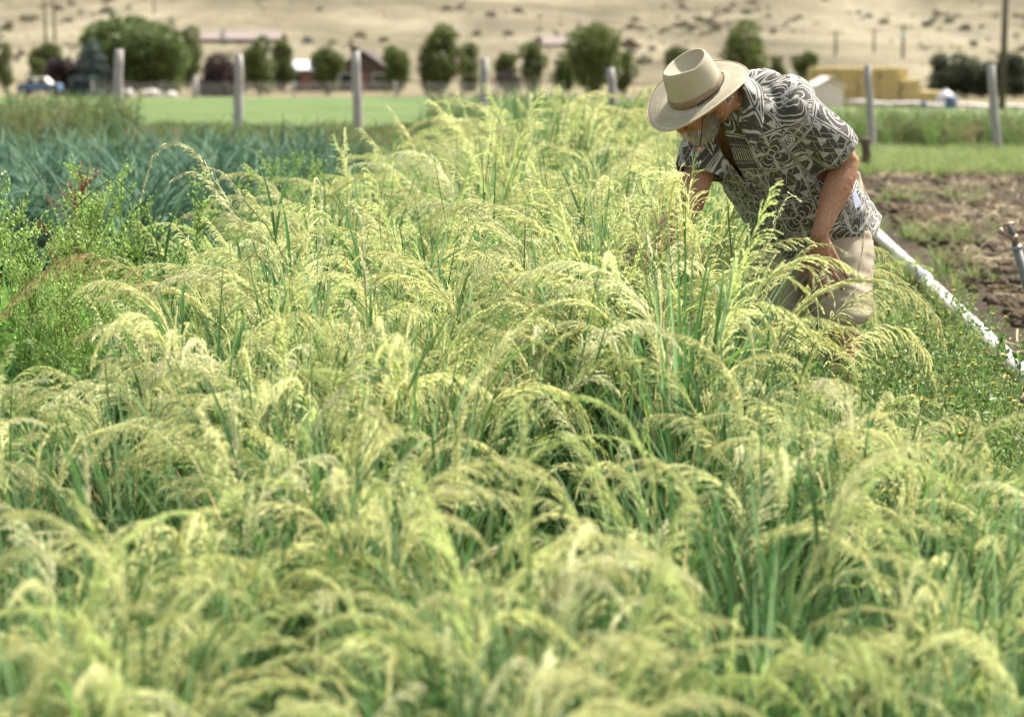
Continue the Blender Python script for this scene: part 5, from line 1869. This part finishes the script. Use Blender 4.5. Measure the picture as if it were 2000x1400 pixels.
# pale rocks heaped beside the leftmost post's foot, far end of the hay
M_ROCK = simple("pale rock", (.42, .38, .33), (.55, .50, .44), 3, .9, .5)
for px, py, w_, h_, lb in ((250, 172, 34, 24, "pale boulder at the far field end, just right of the leftmost post"), (298, 170, 42, 22, "flat grey boulder at the far field end under the willow"), (335, 174, 24, 16, "smallest boulder at the far field end, left of the whitish post")):
    D = 154; p = W(px, py, D); g = float(H(p.x, D)); mb = MB()
    mb.ball((0, 0, 0), (w_ / F_PX * D * .5, .7, h_ / F_PX * D * .62), 10, 7)
    mb.v = [tuple(np.array(q) * (1 + random.uniform(-.13, .13))) for q in mb.v]
    o = mb.build("boulder", M_ROCK); o.location = (p.x, D, g + .25); tag(o, lb, "boulder")

# ------------------------------------------------------------------ sagebrush on the hills
def sage(seed):
    rng = np.random.default_rng(seed); pb = PB()
    d = unit(rng.normal(0, 1, (260, 3)))
    P = d * np.array([1, 1, .75]) * rng.uniform(.45, 1, (260, 1)); P[:, 2] = np.abs(P[:, 2])
    leaf_cards(pb, P, rng, .42, np.array([.20, .18, .125]), .35, .4, .6)
    return pb.get()


Ps = []
rs = np.random.default_rng(77)
while len(Ps) < 1300:
    y = 270 + 1100 * rs.random() ** 1.6
    x = rs.uniform(-.36, .36) * y
    dn = mnoise.fractal(Vector((x * .03, y * .006, 3.1)), 1, 2, 3) + .28 * smooth(.0, .12, x / y) * (1 - .7 * smooth(.17, .22, x / y))
    if dn < rs.uniform(-.1, .95): continue
    Ps.append((x, y, float(H(x, y)) + .1, 0, 0, rs.uniform(0, 6.28), (.22 + .8 * rs.random() ** 2.2) * (1 + y / 1400), rs.integers(4)))
scatter("sagebrush", [sage(i) for i in range(4)], np.array(Ps), M_SAGE, "dark sagebrush dotted over the dry hillside")

# ------------------------------------------------------------------ near white pipe with a coupling, and the riser
p0 = Vector((W(2000, 722, 8.75).x - .30, 5.2, .075)); 
a = W(1985, 703, 9.0); b = W(1712, 452, 15.6)
a.z = .075; b.z = .085
d = (b - a) / (b.y - a.y)
p0 = a - d * 4.2; p1 = b + d * 1.2
pe = empty("white_pipe", (a.x, a.y, 0), label="white irrigation pipe lying on the ground between weeds and ploughed soil", cat="pipe")
q0 = Vector(pe.location)
jn = a + d * 3.5
mb = MB(); mb.tube([p0 - q0, jn - q0], .041, 16); mb.build("pipe_length", M_OLDPIPE, pe, True)
mb = MB(); mb.tube([jn - q0 + d * .02, p1 - q0], .039, 16); mb.build("pipe_length", M_OLDPIPE, pe, True)
m = Mat("dull metal", .45, .5); m.b.inputs["Metallic"].default_value = .6; m.color(m.ramp(m.noise(20, 4, m.obj()), [(.3, (.22, .23, .25)), (.7, (.36, .37, .39))])); M_METAL = m.m
mb = MB(); mb.tube([jn - q0 - d * .14, jn - q0 - d * .10, jn - q0 + d * .10, jn - q0 + d * .14], [.045, .050, .050, .045], 16); mb.build("coupling", M_METAL, pe, True)

D = 9.3
bs = W(2052, 716, D); bs.z = 0; mid = W(2000, 545, D); nk = W(1984, 478, D); hd_ = W(1972, 440, D)
rise = empty("sprinkler_riser", bs, label="leaning grey sprinkler riser with a brown nozzle at the right frame edge", cat="sprinkler")
mb = MB(); ax_ = (nk - bs)
m = Mat("grey riser", .5, .4); m.color(m.ramp(m.noise(15, 5, m.obj()), [(.3, (.10, .105, .095)), (.7, (.19, .195, .18))])); M_RIS = m.m
mb.tube([Vector((0, 0, -.05)), ax_ * .5, ax_], .021, 14); mb.build("riser_pipe", M_RIS, rise, True)
mb = MB(); mb.tube([ax_ * .965, ax_ * .99], .026, 14); mb.build("collar", M_METAL, rise, True)
m = Mat("brass brown", .5, .4); m.b.inputs["Metallic"].default_value = .4; m.color(m.ramp(m.noise(30, 4, m.obj()), [(.3, (.20, .14, .10)), (.7, (.36, .28, .22))])); M_BRASS = m.m
u_ = (hd_ - nk).normalized()
mb = MB(); c0 = ax_; mb.tube([c0, c0 + u_ * .025, c0 + u_ * .028, c0 + u_ * .045], [.016, .016, .022, .022], 12)
mb.build("nozzle_body", M_BRASS, rise, True)
mb = MB(); mb.tube([c0 + u_ * .035, c0 + u_ * .05 + Vector((-.045, -.01, .004)), c0 + u_ * .062 + Vector((-.062, -.012, .016))], [.012, .010, .012], 10)
mb.ball(c0 + u_ * .055 + Vector((-.058, -.012, .010)), .014, 8, 6); mb.build("spray_arm", M_BRASS, rise, True)
mb = MB(); mb.tube([c0 + u_ * .045, c0 + u_ * .10], [.015, .013], 12); mb.build("spindle", M_RIS, rise, True)
mb = MB(); e = c0 + u_ * .10; mb.tube([e + Vector((-.028, 0, -.004)), e, e + Vector((.022, 0, .006))], [.007, .012, .008], 8); mb.build("deflector", M_BRASS, rise, True)
